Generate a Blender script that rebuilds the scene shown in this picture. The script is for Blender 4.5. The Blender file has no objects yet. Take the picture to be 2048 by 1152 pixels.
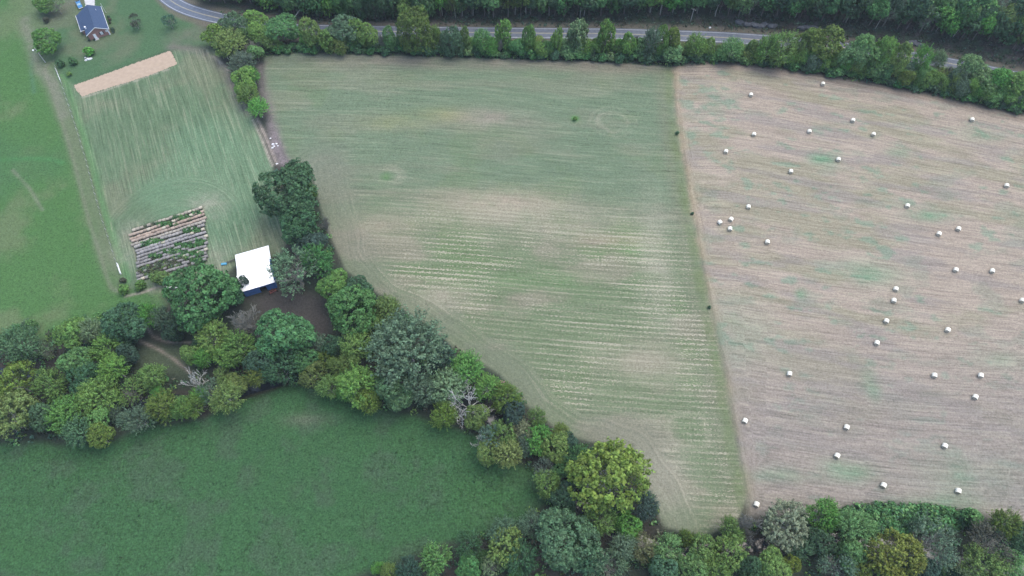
import bpy, math, random
import numpy as np
from mathutils import Vector, Matrix

# ------------------------------------------------------------------ camera, sky, sun, exposure
SC = bpy.context.scene
COL = SC.collection
H, TILT, F, W2, H2 = 200.0, math.radians(30), 1365.0, 1024.0, 576.0
cam = bpy.data.cameras.new('camera')
cam_o = bpy.data.objects.new('camera', cam)
COL.objects.link(cam_o)
cam_o.location = (0, 0, H)
cam_o.rotation_euler = (TILT, 0, 0)
cam.sensor_width = 36.0
cam.lens = 36.0 * F / 2048.0
cam.clip_start, cam.clip_end = 1.0, 6000.0
SC.camera = cam_o

SUN_EL, SUN_AZ = 70.0, 60.0            # high soft sun behind thin cloud, a little to the upper right
world = bpy.data.worlds.new("World")
SC.world = world
world.use_nodes = True
wn, wl = world.node_tree.nodes, world.node_tree.links
wn.clear()
sky = wn.new('ShaderNodeTexSky')
sky.sky_type = 'NISHITA'
sky.sun_disc = False
sky.sun_elevation = math.radians(SUN_EL)
sky.sun_rotation = math.radians(SUN_AZ)
sky.air_density, sky.dust_density, sky.ozone_density = 1.0, 2.0, 1.0
bg = wn.new('ShaderNodeBackground')
bg.inputs['Strength'].default_value = 0.135
wo = wn.new('ShaderNodeOutputWorld')
wl.new(sky.outputs[0], bg.inputs[0])
wl.new(bg.outputs[0], wo.inputs[0])
sl = bpy.data.lights.new('sun', 'SUN')
sl.energy = 1.15
sl.angle = math.radians(60)
sl.color = (1.0, 0.94, 0.84)
so = bpy.data.objects.new('sun', sl)
COL.objects.link(so)
az, el = math.radians(SUN_AZ), math.radians(SUN_EL)
sdir = Vector((math.sin(az) * math.cos(el), math.cos(az) * math.cos(el), math.sin(el)))
so.rotation_euler = sdir.to_track_quat('Z', 'Y').to_euler()
SC.view_settings.view_transform = 'Standard'
SC.view_settings.look = 'None'
SC.view_settings.exposure = 1.33
SC.view_settings.gamma = 1.0
SC.view_settings.use_curve_mapping = False

# ------------------------------------------------------------------ helpers
def G(px, py, z=0.0):
    """ground (or height z) point seen at photograph pixel px, py"""
    x = (np.asarray(px, float) - W2) / F
    y = -(np.asarray(py, float) - H2) / F
    dx, dy, dz = x, math.sin(TILT) + y * math.cos(TILT), -math.cos(TILT) + y * math.sin(TILT)
    s = (H - z) / -dz
    return np.stack([dx * s, dy * s], -1)

def pxm(py):
    """photograph pixels per metre (across) at ground row py"""
    y = -(py - H2) / F
    return F / (H / (math.cos(TILT) - y * math.sin(TILT)))

rng = np.random.default_rng(11)
random.seed(5)

def tag(o, label=None, cat=None, group=None, kind=None):
    if label: o['label'] = label
    if cat: o['category'] = cat
    if group: o['group'] = group
    if kind: o['kind'] = kind
    return o

def link(o, parent=None):
    COL.objects.link(o)
    if parent is not None: o.parent = parent
    return o

def empty(name, loc, rz=0.0):
    o = bpy.data.objects.new(name, None)
    o.empty_display_size = 0.3
    o.location = loc
    o.rotation_euler = (0, 0, rz)
    return link(o)

def mesh_np(name, V, Q, mat=None, smooth=False, mats=None, mi=None):
    """mesh from vertex array and an (n,k) face index array"""
    V = np.asarray(V, np.float32); Q = np.asarray(Q, np.int32)
    me = bpy.data.meshes.new(name)
    me.vertices.add(len(V)); me.vertices.foreach_set('co', V.ravel())
    k = Q.shape[1]
    me.loops.add(Q.size); me.loops.foreach_set('vertex_index', Q.ravel())
    me.polygons.add(len(Q))
    me.polygons.foreach_set('loop_start', np.arange(0, Q.size, k, dtype=np.int32))
    me.polygons.foreach_set('loop_total', np.full(len(Q), k, np.int32))
    if smooth: me.polygons.foreach_set('use_smooth', np.ones(len(Q), bool))
    for m in (mats or ([mat] if mat else [])): me.materials.append(m)
    if mi is not None: me.polygons.foreach_set('material_index', np.asarray(mi, np.int32))
    me.update(calc_edges=True)
    return me

def fattr(me, name, a, typ='FLOAT', dom='POINT'):
    at = me.attributes.new(name, typ, dom)
    key = {'FLOAT': 'value', 'FLOAT_VECTOR': 'vector', 'FLOAT_COLOR': 'color'}[typ]
    at.data.foreach_set(key, np.asarray(a, np.float32).ravel())

class MB:
    """collects polygons and links them as one mesh object"""
    def __init__(s): s.v, s.f, s.mi = [], [], []
    def add(s, vs, fs, mi=0):
        b = len(s.v); s.v += [tuple(v) for v in vs]
        s.f += [tuple(i + b for i in f) for f in fs]; s.mi += [mi] * len(fs)
    def box(s, c, d, rz=0.0, mi=0):
        hx, hy, hz = d[0] / 2, d[1] / 2, d[2] / 2
        cs, sn = math.cos(rz), math.sin(rz)
        vs = []
        for z in (-hz, hz):
            for x, y in ((-hx, -hy), (hx, -hy), (hx, hy), (-hx, hy)):
                vs.append((c[0] + x * cs - y * sn, c[1] + x * sn + y * cs, c[2] + z))
        s.add(vs, [(3, 2, 1, 0), (4, 5, 6, 7), (0, 1, 5, 4), (1, 2, 6, 5), (2, 3, 7, 6), (3, 0, 4, 7)], mi)
    def tube(s, pts, rad, n=6, mi=0, cap=True):
        pts = [Vector(p) for p in pts]
        vs, fs = [], []
        for i, p in enumerate(pts):
            a = pts[max(i - 1, 0)]; b = pts[min(i + 1, len(pts) - 1)]
            t = (b - a)
            if t.length < 1e-6: t = Vector((0, 0, 1))
            t.normalize()
            u = t.cross(Vector((0.31, 0.95, 0.07)))
            if u.length < 1e-3: u = t.cross(Vector((1, 0, 0)))
            u.normalize(); w = t.cross(u)
            for k in range(n):
                an = 2 * math.pi * k / n
                vs.append(p + (u * math.cos(an) + w * math.sin(an)) * rad[i])
        for i in range(len(pts) - 1):
            for k in range(n):
                k2 = (k + 1) % n
                fs.append((i * n + k, i * n + k2, (i + 1) * n + k2, (i + 1) * n + k))
        if cap:
            fs.append(tuple(range(n - 1, -1, -1))); e = (len(pts) - 1) * n
            fs.append(tuple(e + k for k in range(n)))
        s.add(vs, fs, mi)
    def mesh(s, name, mats):
        me = bpy.data.meshes.new(name)
        me.from_pydata(s.v, [], s.f)
        for m in (mats if isinstance(mats, (list, tuple)) else [mats]): me.materials.append(m)
        me.polygons.foreach_set('material_index', np.array(s.mi, np.int32))
        me.update()
        return me
    def build(s, name, mats, parent=None, loc=(0, 0, 0), rz=0.0):
        o = bpy.data.objects.new(name, s.mesh(name, mats))
        o.location = loc; o.rotation_euler = (0, 0, rz)
        return link(o, parent)

# ------------------------------------------------------------------ numpy noise
def _hash(ix, iy, seed):
    h = (ix.astype(np.int64) * 374761393 + iy.astype(np.int64) * 668265263 + seed * 974711) & 0x7fffffff
    h = ((h ^ (h >> 13)) * 1274126177) & 0x7fffffff
    return ((h ^ (h >> 16)) & 0xffff) / 65535.0

def vnoise(x, y, seed=0):
    ix, iy = np.floor(x), np.floor(y)
    fx, fy = x - ix, y - iy
    fx = fx * fx * (3 - 2 * fx); fy = fy * fy * (3 - 2 * fy)
    ix = ix.astype(np.int64); iy = iy.astype(np.int64)
    a, b = _hash(ix, iy, seed), _hash(ix + 1, iy, seed)
    c, d = _hash(ix, iy + 1, seed), _hash(ix + 1, iy + 1, seed)
    return (a * (1 - fx) + b * fx) * (1 - fy) + (c * (1 - fx) + d * fx) * fy

def fbm(x, y, seed=0, octv=4, gain=0.55):
    s = 0; a = 1; t = 0
    for o in range(octv):
        s = s + a * vnoise(x * 2 ** o + 17.3 * o, y * 2 ** o - 9.1 * o, seed + o * 7); t += a; a *= gain
    return s / t

def sst(a, b, x):
    t = np.clip((x - a) / (b - a), 0, 1)
    return t * t * (3 - 2 * t)

def seg_dist(X, Y, P):
    """distance to a polyline, and arc length of nearest point"""
    best = np.full(X.shape, 1e9); arc = np.zeros(X.shape); L = 0.0
    for (ax, ay), (bx, by) in zip(P[:-1], P[1:]):
        dx, dy = bx - ax, by - ay; l2 = dx * dx + dy * dy + 1e-9
        t = np.clip(((X - ax) * dx + (Y - ay) * dy) / l2, 0, 1)
        d = np.hypot(X - ax - t * dx, Y - ay - t * dy)
        m = d < best
        best = np.where(m, d, best); arc = np.where(m, L + t * math.sqrt(l2), arc)
        L += math.sqrt(l2)
    return best, arc

def inside(X, Y, P):
    c = np.zeros(X.shape, bool); n = len(P)
    for i in range(n):
        (x1, y1), (x2, y2) = P[i], P[(i + 1) % n]
        if abs(y2 - y1) < 1e-9: continue
        k = ((y1 > Y) != (y2 > Y)) & (X < (x2 - x1) * (Y - y1) / (y2 - y1) + x1)
        c ^= k
    return c

def sdf(X, Y, P):
    """signed distance, positive inside"""
    d, _ = seg_dist(X, Y, list(P) + [P[0]])
    return np.where(inside(X, Y, P), d, -d)

def pl(*pts):
    return [tuple(G(x, y)) for x, y in pts]

# ------------------------------------------------------------------ lines of the place
ROAD = pl((300, -45), (315, -24), (330, -8), (345, 5), (370, 18), (405, 29), (440, 37), (500, 49), (588, 59), (650, 60.5), (762, 63), (887, 64.5),
          (1075, 66.5), (1225, 67.5), (1375, 72), (1450, 75), (1525, 80), (1600, 86), (1700, 97), (1793, 109), (1850, 118), (1911, 129), (1986, 144), (2060, 160), (2200, 195), (2400, 250))
CREEK = pl((-200, 760), (-20, 745), (60, 742), (130, 762), (180, 792), (225, 812), (270, 810), (320, 798), (380, 795), (430, 795), (500, 775), (600, 742),
           (690, 742), (770, 752), (840, 765), (905, 790), (960, 822), (1000, 846), (1060, 884), (1110, 930), (1150, 1000), (1230, 1060), (1340, 1108), (1400, 1100), (1500, 1092), (1640, 1075), (1750, 1080), (1900, 1120), (2060, 1140), (2300, 1150))
rx = np.array([p[0] for p in ROAD]); ry = np.array([p[1] for p in ROAD])
_o = np.argsort(rx)
def road_y(x): return np.interp(x, rx[_o], ry[_o])

def terrain(X, Y):
    X = np.asarray(X, float); Y = np.asarray(Y, float)
    d = Y - road_y(X)
    st = np.interp(X, [-140, -118, -90, 60, 230], [20, 13, 8.5, 8.0, 7.0])
    t = np.maximum(d - st, 0)
    slope = np.interp(X, [-130, -60, 60, 140], [0.35, 0.45, 0.5, 0.58])
    hill = slope * (np.sqrt(t * t + 9) - 3)
    hill = np.minimum(hill, 90 - 90 * np.exp(-hill / 90.0) * 1.0 + 0 * hill)
    hill = hill + np.where(t > 0, 1, 0) * np.minimum(t * 0.12, 1.0) * (fbm(X * 0.12, Y * 0.12, 3, 3) - 0.5) * 2.4
    cd, _ = seg_dist(X, Y, CREEK)
    ditch = -1.7 * np.exp(-(cd / 3.2) ** 2)
    roll = (fbm(X * 0.02 + 5, Y * 0.02, 21, 2) - 0.5) * 0.5 * np.clip(np.abs(d) / 14 - 0.3, 0, 1) * (t <= 0)
    return hill + ditch + roll

def GT(px, py, up=0.0):
    """point on the terrain (plus up) seen at a photograph pixel"""
    z = 0.0
    for _ in range(14):
        p = G(px, py, z)
        z = 0.5 * z + 0.5 * (float(terrain(p[0], p[1])) + up)
    p = G(px, py, z)
    return float(p[0]), float(p[1]), z - up

# ------------------------------------------------------------------ materials
def nmat(name):
    m = bpy.data.materials.new(name); m.use_nodes = True
    nt = m.node_tree; b = nt.nodes['Principled BSDF']
    return m, nt.nodes, nt.links, b

def simple(name, col, rough=0.7, var=0.12, scale=3.0, metal=0.0, bump=0.0, spec=0.3):
    m, N, L, b = nmat(name)
    tc = N.new('ShaderNodeTexCoord'); no = N.new('ShaderNodeTexNoise')
    no.inputs['Scale'].default_value = scale; no.inputs['Detail'].default_value = 5
    L.new(tc.outputs['Object'], no.inputs['Vector'])
    mr = N.new('ShaderNodeMapRange'); mr.inputs[3].default_value = 1 - var * 1.6; mr.inputs[4].default_value = 1 + var * 1.6
    mr.inputs[1].default_value = 0.25; mr.inputs[2].default_value = 0.75
    L.new(no.outputs[0], mr.inputs[0])
    vm = N.new('ShaderNodeVectorMath'); vm.operation = 'SCALE'; vm.inputs[0].default_value = col[:3]
    L.new(mr.outputs[0], vm.inputs['Scale']); L.new(vm.outputs[0], b.inputs['Base Color'])
    b.inputs['Roughness'].default_value = rough; b.inputs['Metallic'].default_value = metal
    b.inputs['Specular IOR Level'].default_value = spec
    if bump:
        bp = N.new('ShaderNodeBump'); bp.inputs['Strength'].default_value = bump; bp.inputs['Distance'].default_value = 0.1
        L.new(no.outputs[0], bp.inputs['Height']); L.new(bp.outputs[0], b.inputs['Normal'])
    return m

def foliage_mat(name, use_obj=True, dull=0.0):
    """leaf colour = colour of the plant times a per leaf tint"""
    m, N, L, b = nmat(name)
    at = N.new('ShaderNodeAttribute'); at.attribute_name = 'tint'
    a2 = N.new('ShaderNodeAttribute'); a2.attribute_name = 'hue'
    if use_obj:
        oi = N.new('ShaderNodeObjectInfo'); cs = oi.outputs['Color']
    else:
        ca = N.new('ShaderNodeAttribute'); ca.attribute_name = 'col'; cs = ca.outputs['Color']
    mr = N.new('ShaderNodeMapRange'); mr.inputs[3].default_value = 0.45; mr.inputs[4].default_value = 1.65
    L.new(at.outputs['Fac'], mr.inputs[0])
    vm = N.new('ShaderNodeVectorMath'); vm.operation = 'SCALE'
    L.new(cs, vm.inputs[0]); L.new(mr.outputs[0], vm.inputs['Scale'])
    hs = N.new('ShaderNodeHueSaturation')
    h1 = N.new('ShaderNodeMapRange'); h1.inputs[3].default_value = 0.485; h1.inputs[4].default_value = 0.52
    L.new(a2.outputs['Fac'], h1.inputs[0]); L.new(h1.outputs[0], hs.inputs['Hue'])
    hs.inputs['Saturation'].default_value = 1.0
    L.new(vm.outputs[0], hs.inputs['Color'])
    L.new(hs.outputs[0], b.inputs['Base Color'])
    b.inputs['Roughness'].default_value = 0.6; b.inputs['Specular IOR Level'].default_value = 0.25
    tr = N.new('ShaderNodeBsdfTranslucent'); L.new(hs.outputs[0], tr.inputs['Color'])
    mx = N.new('ShaderNodeMixShader'); mx.inputs[0].default_value = 0.28
    out = N['Material Output']
    L.new(b.outputs[0], mx.inputs[1]); L.new(tr.outputs[0], mx.inputs[2]); L.new(mx.outputs[0], out.inputs[0])
    return m

M_LEAF = foliage_mat('leaf')
M_WEED = foliage_mat('weed_leaf', use_obj=False)
M_BARK = simple('bark', (0.16, 0.14, 0.125), 0.85, 0.25, 2.0)
M_PALEBARK = simple('pale_bark', (0.40, 0.39, 0.36), 0.8, 0.2, 2.0)
M_DEAD = simple('dead_wood', (0.46, 0.455, 0.43), 0.85, 0.2, 2.0)
M_TWIG = simple('grey_twig', (0.20, 0.20, 0.175), 0.85, 0.25, 2.0)

def land_mat():
    m, N, L, b = nmat('land')
    def attr(n):
        a = N.new('ShaderNodeAttribute'); a.attribute_name = n; return a
    def noise(vec, scale, det=4, rough=0.6):
        n = N.new('ShaderNodeTexNoise'); n.inputs['Scale'].default_value = scale
        n.inputs['Detail'].default_value = det; n.inputs['Roughness'].default_value = rough
        L.new(vec, n.inputs['Vector']); return n.outputs[0]
    def mrange(v, a, c, d, e):
        r = N.new('ShaderNodeMapRange'); L.new(v, r.inputs[0])
        for i, q in enumerate((a, c, d, e)): r.inputs[i + 1].default_value = q
        return r.outputs[0]
    def math_(op, a, c):
        n = N.new('ShaderNodeMath'); n.operation = op
        for i, q in enumerate((a, c)):
            if isinstance(q, (int, float)): n.inputs[i].default_value = q
            else: L.new(q, n.inputs[i])
        return n.outputs[0]
    tc = N.new('ShaderNodeTexCoord').outputs['Object']
    col = attr('col').outputs['Color']; row = attr('row').outputs['Vector']
    streak = attr('streak').outputs['Fac']; speck = attr('speck').outputs['Fac']; rough = attr('grain').outputs['Fac']
    # tufts of the sward
    g1 = noise(tc, 0.45, 6, 0.65); g2 = noise(tc, 3.2, 5, 0.8)
    g3 = noise(tc, 1.15, 2, 0.7); g4 = noise(tc, 2.1, 1, 0.5)
    gg = math_('ADD', math_('MULTIPLY', math_('SUBTRACT', g1, 0.5), 1.2), math_('ADD', math_('MULTIPLY', math_('SUBTRACT', g3, 0.5), 2.2), math_('MULTIPLY', math_('SUBTRACT', g4, 0.5), 2.4)))
    k = math_('ADD', 1.0, math_('MULTIPLY', gg, rough))
    # mower swaths along the rows
    sc = N.new('ShaderNodeVectorMath'); sc.operation = 'MULTIPLY'; sc.inputs[1].default_value = (1.0, 0.045, 1.0); L.new(row, sc.inputs[0])
    s1 = noise(sc.outputs[0], 0.75, 5, 0.78)
    sc2 = N.new('ShaderNodeVectorMath'); sc2.operation = 'MULTIPLY'; sc2.inputs[1].default_value = (1.0, 0.035, 1.0); L.new(row, sc2.inputs[0])
    s2 = noise(sc2.outputs[0], 2.0, 3, 0.7)
    sd = math_('ADD', math_('MULTIPLY', math_('SUBTRACT', s1, 0.5), 0.7), math_('MULTIPLY', math_('SUBTRACT', s2, 0.5), 0.75))
    k = math_('MULTIPLY', k, math_('ADD', 1.0, math_('MULTIPLY', math_('MULTIPLY', sd, streak), 2.3)))
    vm = N.new('ShaderNodeVectorMath'); vm.operation = 'SCALE'; L.new(col, vm.inputs[0]); L.new(k, vm.inputs['Scale'])
    # straw between the green, gathered along the rows
    st = mrange(s1, 0.52, 0.68, 0.0, 0.5)
    mix1 = N.new('ShaderNodeMix'); mix1.data_type = 'RGBA'
    L.new(math_('MULTIPLY', st, streak), mix1.inputs[0]); L.new(vm.outputs[0], mix1.inputs[6]); mix1.inputs[7].default_value = (0.26, 0.24, 0.175, 1)
    # pale stubble specks in drill lines
    sp = N.new('ShaderNodeVectorMath'); sp.operation = 'MULTIPLY'; sp.inputs[1].default_value = (1.0, 0.5, 1.0); L.new(row, sp.inputs[0])
    n3 = noise(sp.outputs[0], 2.6, 3, 0.75)
    ln = N.new('ShaderNodeVectorMath'); ln.operation = 'MULTIPLY'; ln.inputs[1].default_value = (1.0, 0.02, 1.0); L.new(row, ln.inputs[0])
    n4 = noise(ln.outputs[0], 0.95, 4, 0.8)
    sx = N.new('ShaderNodeSeparateXYZ'); L.new(row, sx.inputs[0])
    drill = math_('MULTIPLY', math_('COSINE', math_('MULTIPLY', sx.outputs[0], 3.55), 0.0), 0.075)
    v = math_('ADD', math_('ADD', n3, drill), math_('MULTIPLY', math_('SUBTRACT', n4, 0.5), 0.8))
    m3 = math_('MULTIPLY', mrange(v, 0.53, 0.65, 0.0, 1.0), speck)
    mix2 = N.new('ShaderNodeMix'); mix2.data_type = 'RGBA'
    L.new(m3, mix2.inputs[0]); L.new(mix1.outputs[2], mix2.inputs[6]); mix2.inputs[7].default_value = (0.325, 0.30, 0.225, 1)
    L.new(mix2.outputs[2], b.inputs['Base Color'])
    b.inputs['Roughness'].default_value = 0.95; b.inputs['Specular IOR Level'].default_value = 0.08
    bp = N.new('ShaderNodeBump'); bp.inputs['Distance'].default_value = 0.35
    L.new(math_('MULTIPLY', rough, 0.9), bp.inputs['Strength']); L.new(math_('ADD', g1, math_('MULTIPLY', g2, 0.5)), bp.inputs['Height']); L.new(bp.outputs[0], b.inputs['Normal'])
    return m
M_LAND = land_mat()

# ------------------------------------------------------------------ the land: one continuous sheet, cut into named pieces by land cover
P_PASTURE = pl((-400, -120), (40, -90), (52, 30), (72, 130), (95, 180), (118, 235), (150, 330), (178, 430), (205, 520), (240, 572), (330, 575), (335, 610), (285, 655), (130, 672), (60, 690), (-500, 720))
P_YARD = pl((60, -100), (300, -100), (330, 10), (400, 42), (430, 90), (350, 98), (150, 172), (135, 205), (118, 150), (100, 110))
P_PLOT = pl((118, 150), (150, 172), (350, 98), (430, 98), (462, 160), (500, 225), (545, 330), (562, 400), (580, 470), (560, 510), (478, 525), (430, 560), (300, 590), (262, 575), (243, 545), (225, 480), (195, 370), (160, 260))
P_MID = pl((528, 112), (600, 104), (800, 112), (1000, 118), (1200, 124), (1346, 133), (1350, 200), (1362, 300), (1385, 430), (1412, 570), (1440, 700), (1462, 830), (1482, 930), (1492, 1000), (1470, 1050), (1400, 1070), (1330, 1055), (1290, 980), (1250, 900), (1130, 870), (1040, 800), (1000, 750), (900, 690), (840, 640), (760, 590), (690, 540), (655, 460), (620, 340), (575, 320), (550, 260), (530, 190))
P_HAY = pl((1346, 133), (1440, 124), (1550, 136), (1650, 150), (1750, 168), (1850, 190), (1950, 210), (2060, 235), (2600, 400), (2600, 1300), (2150, 1080), (2020, 1050), (1940, 1022), (1840, 1012), (1700, 1010), (1640, 1025), (1540, 1030), (1500, 1030), (1492, 1000), (1482, 930), (1462, 830), (1440, 700), (1412, 570), (1385, 430), (1362, 300), (1350, 200))
P_MEADOW = pl((-700, 905), (0, 890), (120, 888), (200, 885), (300, 850), (410, 835), (490, 780), (560, 765), (640, 775), (700, 800), (800, 830), (880, 840), (950, 862), (1000, 905), (1080, 945), (1095, 990), (1060, 1040), (940, 1080), (800, 1120), (700, 1160), (500, 1400), (-700, 1400))
P_CLEAR = pl((290, 690), (330, 690), (400, 690), (410, 720), (420, 760), (370, 755), (330, 745), (280, 740), (265, 715))
P_BARNYARD = pl((500, 600), (560, 570), (620, 590), (650, 600), (665, 650), (640, 668), (590, 640), (540, 630))
FENCE_LINE = pl((112, 135), (122, 162), (135, 202), (155, 262), (172, 318), (190, 386), (205, 440), (222, 490), (238, 540), (246, 560))
BOUND = pl((1344, 128), (1347, 180), (1356, 270), (1384, 430), (1414, 590), (1440, 700), (1462, 830), (1482, 930), (1497, 1010))
HAYTOP = pl((1200, 116), (1346, 122), (1440, 122), (1550, 136), (1650, 152), (1750, 168), (1850, 190), (1950, 210), (2060, 235), (2300, 310))
MIDLOW = pl((640, 330), (660, 430), (690, 530), (760, 600), (850, 650), (920, 710), (1010, 770), (1060, 830), (1140, 880), (1255, 905), (1295, 980), (1330, 1050))

def axis(lo, hi, step, far):
    a = np.arange(lo, hi + 1e-6, step); out = [a]
    s = step * 2; v = hi; r = []
    while v < far: v += s; r.append(v); s *= 1.35
    s = step * 2; v = lo; l = []
    while v > -far: v -= s; l.append(v); s *= 1.35
    return np.concatenate([np.array(l[::-1]), a, np.array(r)])
gx = axis(-246, 246, 0.62, 2500); gy = axis(14, 292, 0.62, 2500)
X, Y = np.meshgrid(gx, gy); nx, ny = len(gx), len(gy)
X = X.ravel(); Y = Y.ravel()
Z = terrain(X, Y)

def mixc(C, c, w):
    w = np.clip(w, 0, 1)[:, None]
    return C * (1 - w) + np.asarray(c)[None, :] * w if np.ndim(c) == 1 else C * (1 - w) + c * w

wob = (fbm(X * 0.09, Y * 0.09, 40, 3) - 0.5) * 5.0
wob2 = (fbm(X * 0.35, Y * 0.35, 44, 3) - 0.5) * 3.0
S = {n: sdf(X, Y, p) for n, p in dict(pasture=P_PASTURE, yard=P_YARD, plot=P_PLOT, mid=P_MID, hay=P_HAY, meadow=P_MEADOW, clear=P_CLEAR, barnyard=P_BARNYARD).items()}
n_a = fbm(X * 0.018, Y * 0.018, 51, 4); n_b = fbm(X * 0.06, Y * 0.06, 57, 4); n_c = fbm(X * 0.16, Y * 0.16, 63, 3); n_d = fbm(X * 0.45, Y * 0.45, 67, 3)
N_ = len(X)
C = np.tile(np.array([0.030, 0.040, 0.028]), (N_, 1))               # woodland floor
C = mixc(C, [0.045, 0.042, 0.036], sst(0.45, 0.7, n_b))
streak = np.zeros(N_); speck = np.zeros(N_); grain = np.full(N_, 0.38)
row = np.stack([X, Y, np.zeros(N_)], -1)

def soft(n, w=1.5, k=0.35): return sst(-w, w, S[n] + wob * k)
# pasture on the left
w = soft('pasture', 2.5, 0.9); c = mixc(np.tile(np.array([0.055, 0.120, 0.040]), (N_, 1)), [0.110, 0.134, 0.072], sst(0.46, 0.70, n_b) * 0.6)
c = mixc(c, [0.050, 0.112, 0.044], sst(0.45, 0.7, n_a) * 0.8)
outside = sst(0, 60, -(X + 100))
C = mixc(C, [0.088, 0.128, 0.064], sst(-26, -2, S['pasture']) * (Y > 118) * (X < -80))
C = mixc(C, c, w); grain = np.where(w > 0.5, 0.42, grain)
# lane by the fence
fd, fa = seg_dist(X, Y, FENCE_LINE)
lane = (S['plot'] < 0) * sst(7.0, 3.5, fd) * (X < -100)
C = mixc(C, [0.112, 0.128, 0.080], lane * (0.15 + 0.5 * n_c))
C = mixc(C, [0.15, 0.15, 0.11], lane * np.exp(-((fd - 4.4) / 0.7) ** 2) * 0.6)
# yard round the house
w = soft('yard', 3); c = mixc(np.tile(np.array([0.055, 0.108, 0.052]), (N_, 1)), [0.11, 0.12, 0.078], sst(0.45, 0.7, n_b) * 0.6)
C = mixc(C, c, w); grain = np.where(w > 0.5, 0.35, grain)
# left plot, mown up and down
w = soft('plot', 1.2, 0.2)
dirp = np.array(G(300, 480)) - np.array(G(235, 200)); dirp /= np.linalg.norm(dirp)
pa = X * dirp[1] - Y * dirp[0]; pb = X * dirp[0] + Y * dirp[1]
ctr = G(330, 470); rr = np.hypot(X - ctr[0] - 2, Y - ctr[1])
arcw = sst(30, 22, rr) * sst(8, 14, Y - (ctr[1] - 5))
pu = np.where(arcw > 0.5, rr, pa); pv = np.where(arcw > 0.5, np.arctan2(Y - ctr[1], X - ctr[0]) * 15, pb)
c = mixc(np.tile(np.array([0.086, 0.132, 0.074]), (N_, 1)), [0.122, 0.142, 0.088], sst(0.42, 0.66, n_b) * 0.8)
c = mixc(c, [0.10, 0.165, 0.095], sst(0.5, 0.72, n_a) * 0.9)
C = mixc(C, c, w); streak = np.where(w > 0.5, 0.85 - 0.5 * arcw, streak); grain = np.where(w > 0.5, 0.3, grain); speck = np.where(w > 0.5, 0.10 * (n_b > 0.4), speck)
row[:, 0] = np.where(w > 0.5, pu * 1.25, row[:, 0]); row[:, 1] = np.where(w > 0.5, pv, row[:, 1])
e1 = sdf(X, Y, pl((418, 420), (500, 400), (530, 420), (500, 490), (445, 525), (425, 500)))
C = mixc(C, [0.085, 0.15, 0.085], sst(-2, 3, e1 + wob * 0.5) * 0.75)
C = mixc(C, [0.07, 0.16, 0.06], np.exp(-((fd - 1.6) / 1.3) ** 2) * (S['plot'] > -1) * 0.75)
for (px, py, r, a) in ((425, 412, 6, .55), (400, 405, 4, .5), (270, 465, 6, .4), (250, 510, 5, .4), (440, 515, 6, .5)):
    q = G(px, py); C = mixc(C, [0.27, 0.25, 0.20], np.exp(-((np.hypot(X - q[0], Y - q[1])) / r) ** 2) * a * (n_d * 1.3))
# middle field
w = soft('mid', 1.0, 0.15)
low = sst(165, 128, Y + 0.06 * X + wob * 2)                                    # the lower part has the pale stubble
c = mixc(np.tile(np.array([0.105, 0.145, 0.090]), (N_, 1)), [0.104, 0.136, 0.072], low * 0.8)
c = mixc(c, [0.092, 0.138, 0.062], sst(0.48, 0.66, n_b) * (0.3 + 0.45 * low))
c = mixc(c, [0.185, 0.165, 0.125], sst(0.50, 0.68, fbm(X * 0.03 + 9, Y * 0.09, 77, 5)) * (0.25 + 0.4 * low))
ml, mla = seg_dist(X, Y, MIDLOW)
c = mixc(c, [0.140, 0.146, 0.112], sst(17, 3, ml + wob * 1.6) * 0.5)
tp = 0
C = mixc(C, c, w)
dm = np.array(G(1300, 640)) - np.array(G(900, 618)); dm /= np.linalg.norm(dm)
mu = -X * dm[1] + Y * dm[0]; mv = X * dm[0] + Y * dm[1]
mu = mu + 1.2 * np.sin(X * 0.03) + (fbm(X * 0.012, Y * 0.012, 90, 2) - 0.5) * 6 * (1 - low)
ml = ml + (fbm(X * 0.05, Y * 0.05, 93, 3) - 0.5) * 5
head = sst(11, 8, ml)
mu2 = np.where(head > 0.5, ml, mu); mv2 = np.where(head > 0.5, mla, mv)
for (px, py, rin, rout) in ((1228, 242, 2, 8), (772, 352, 2, 5), (1380, 862, 3, 8)):
    q = G(px, py); r_ = np.hypot((X - q[0]) / 1.25, Y - q[1]) + (fbm(X * 0.15, Y * 0.15, 95, 3) - 0.5) * 4; k_ = (r_ < rout) & (Y < q[1] + 4 if py > 950 else True)
    ring = np.exp(-((r_ - rout * 0.62) / 0.8) ** 2) + 0.5 * np.exp(-((r_ - rout * 0.9) / 0.6) ** 2)
    C = mixc(C, [0.27, 0.255, 0.19], ring * 0.34 * n_c * 1.4 * (w > 0.5))
inm = w > 0.5
row[:, 0] = np.where(inm, mu2, row[:, 0]); row[:, 1] = np.where(inm, mv2, row[:, 1])
streak = np.where(inm, (0.42 + 0.2 * n_b) * np.where(head > 0.5, 0.45, 1.0), streak); grain = np.where(inm, 0.3, grain)
speck = np.where(inm, (0.10 + 0.75 * low * sst(4, 14, ml)) * (0.45 + 0.75 * sst(0.36, 0.6, n_b)), speck)
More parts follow.
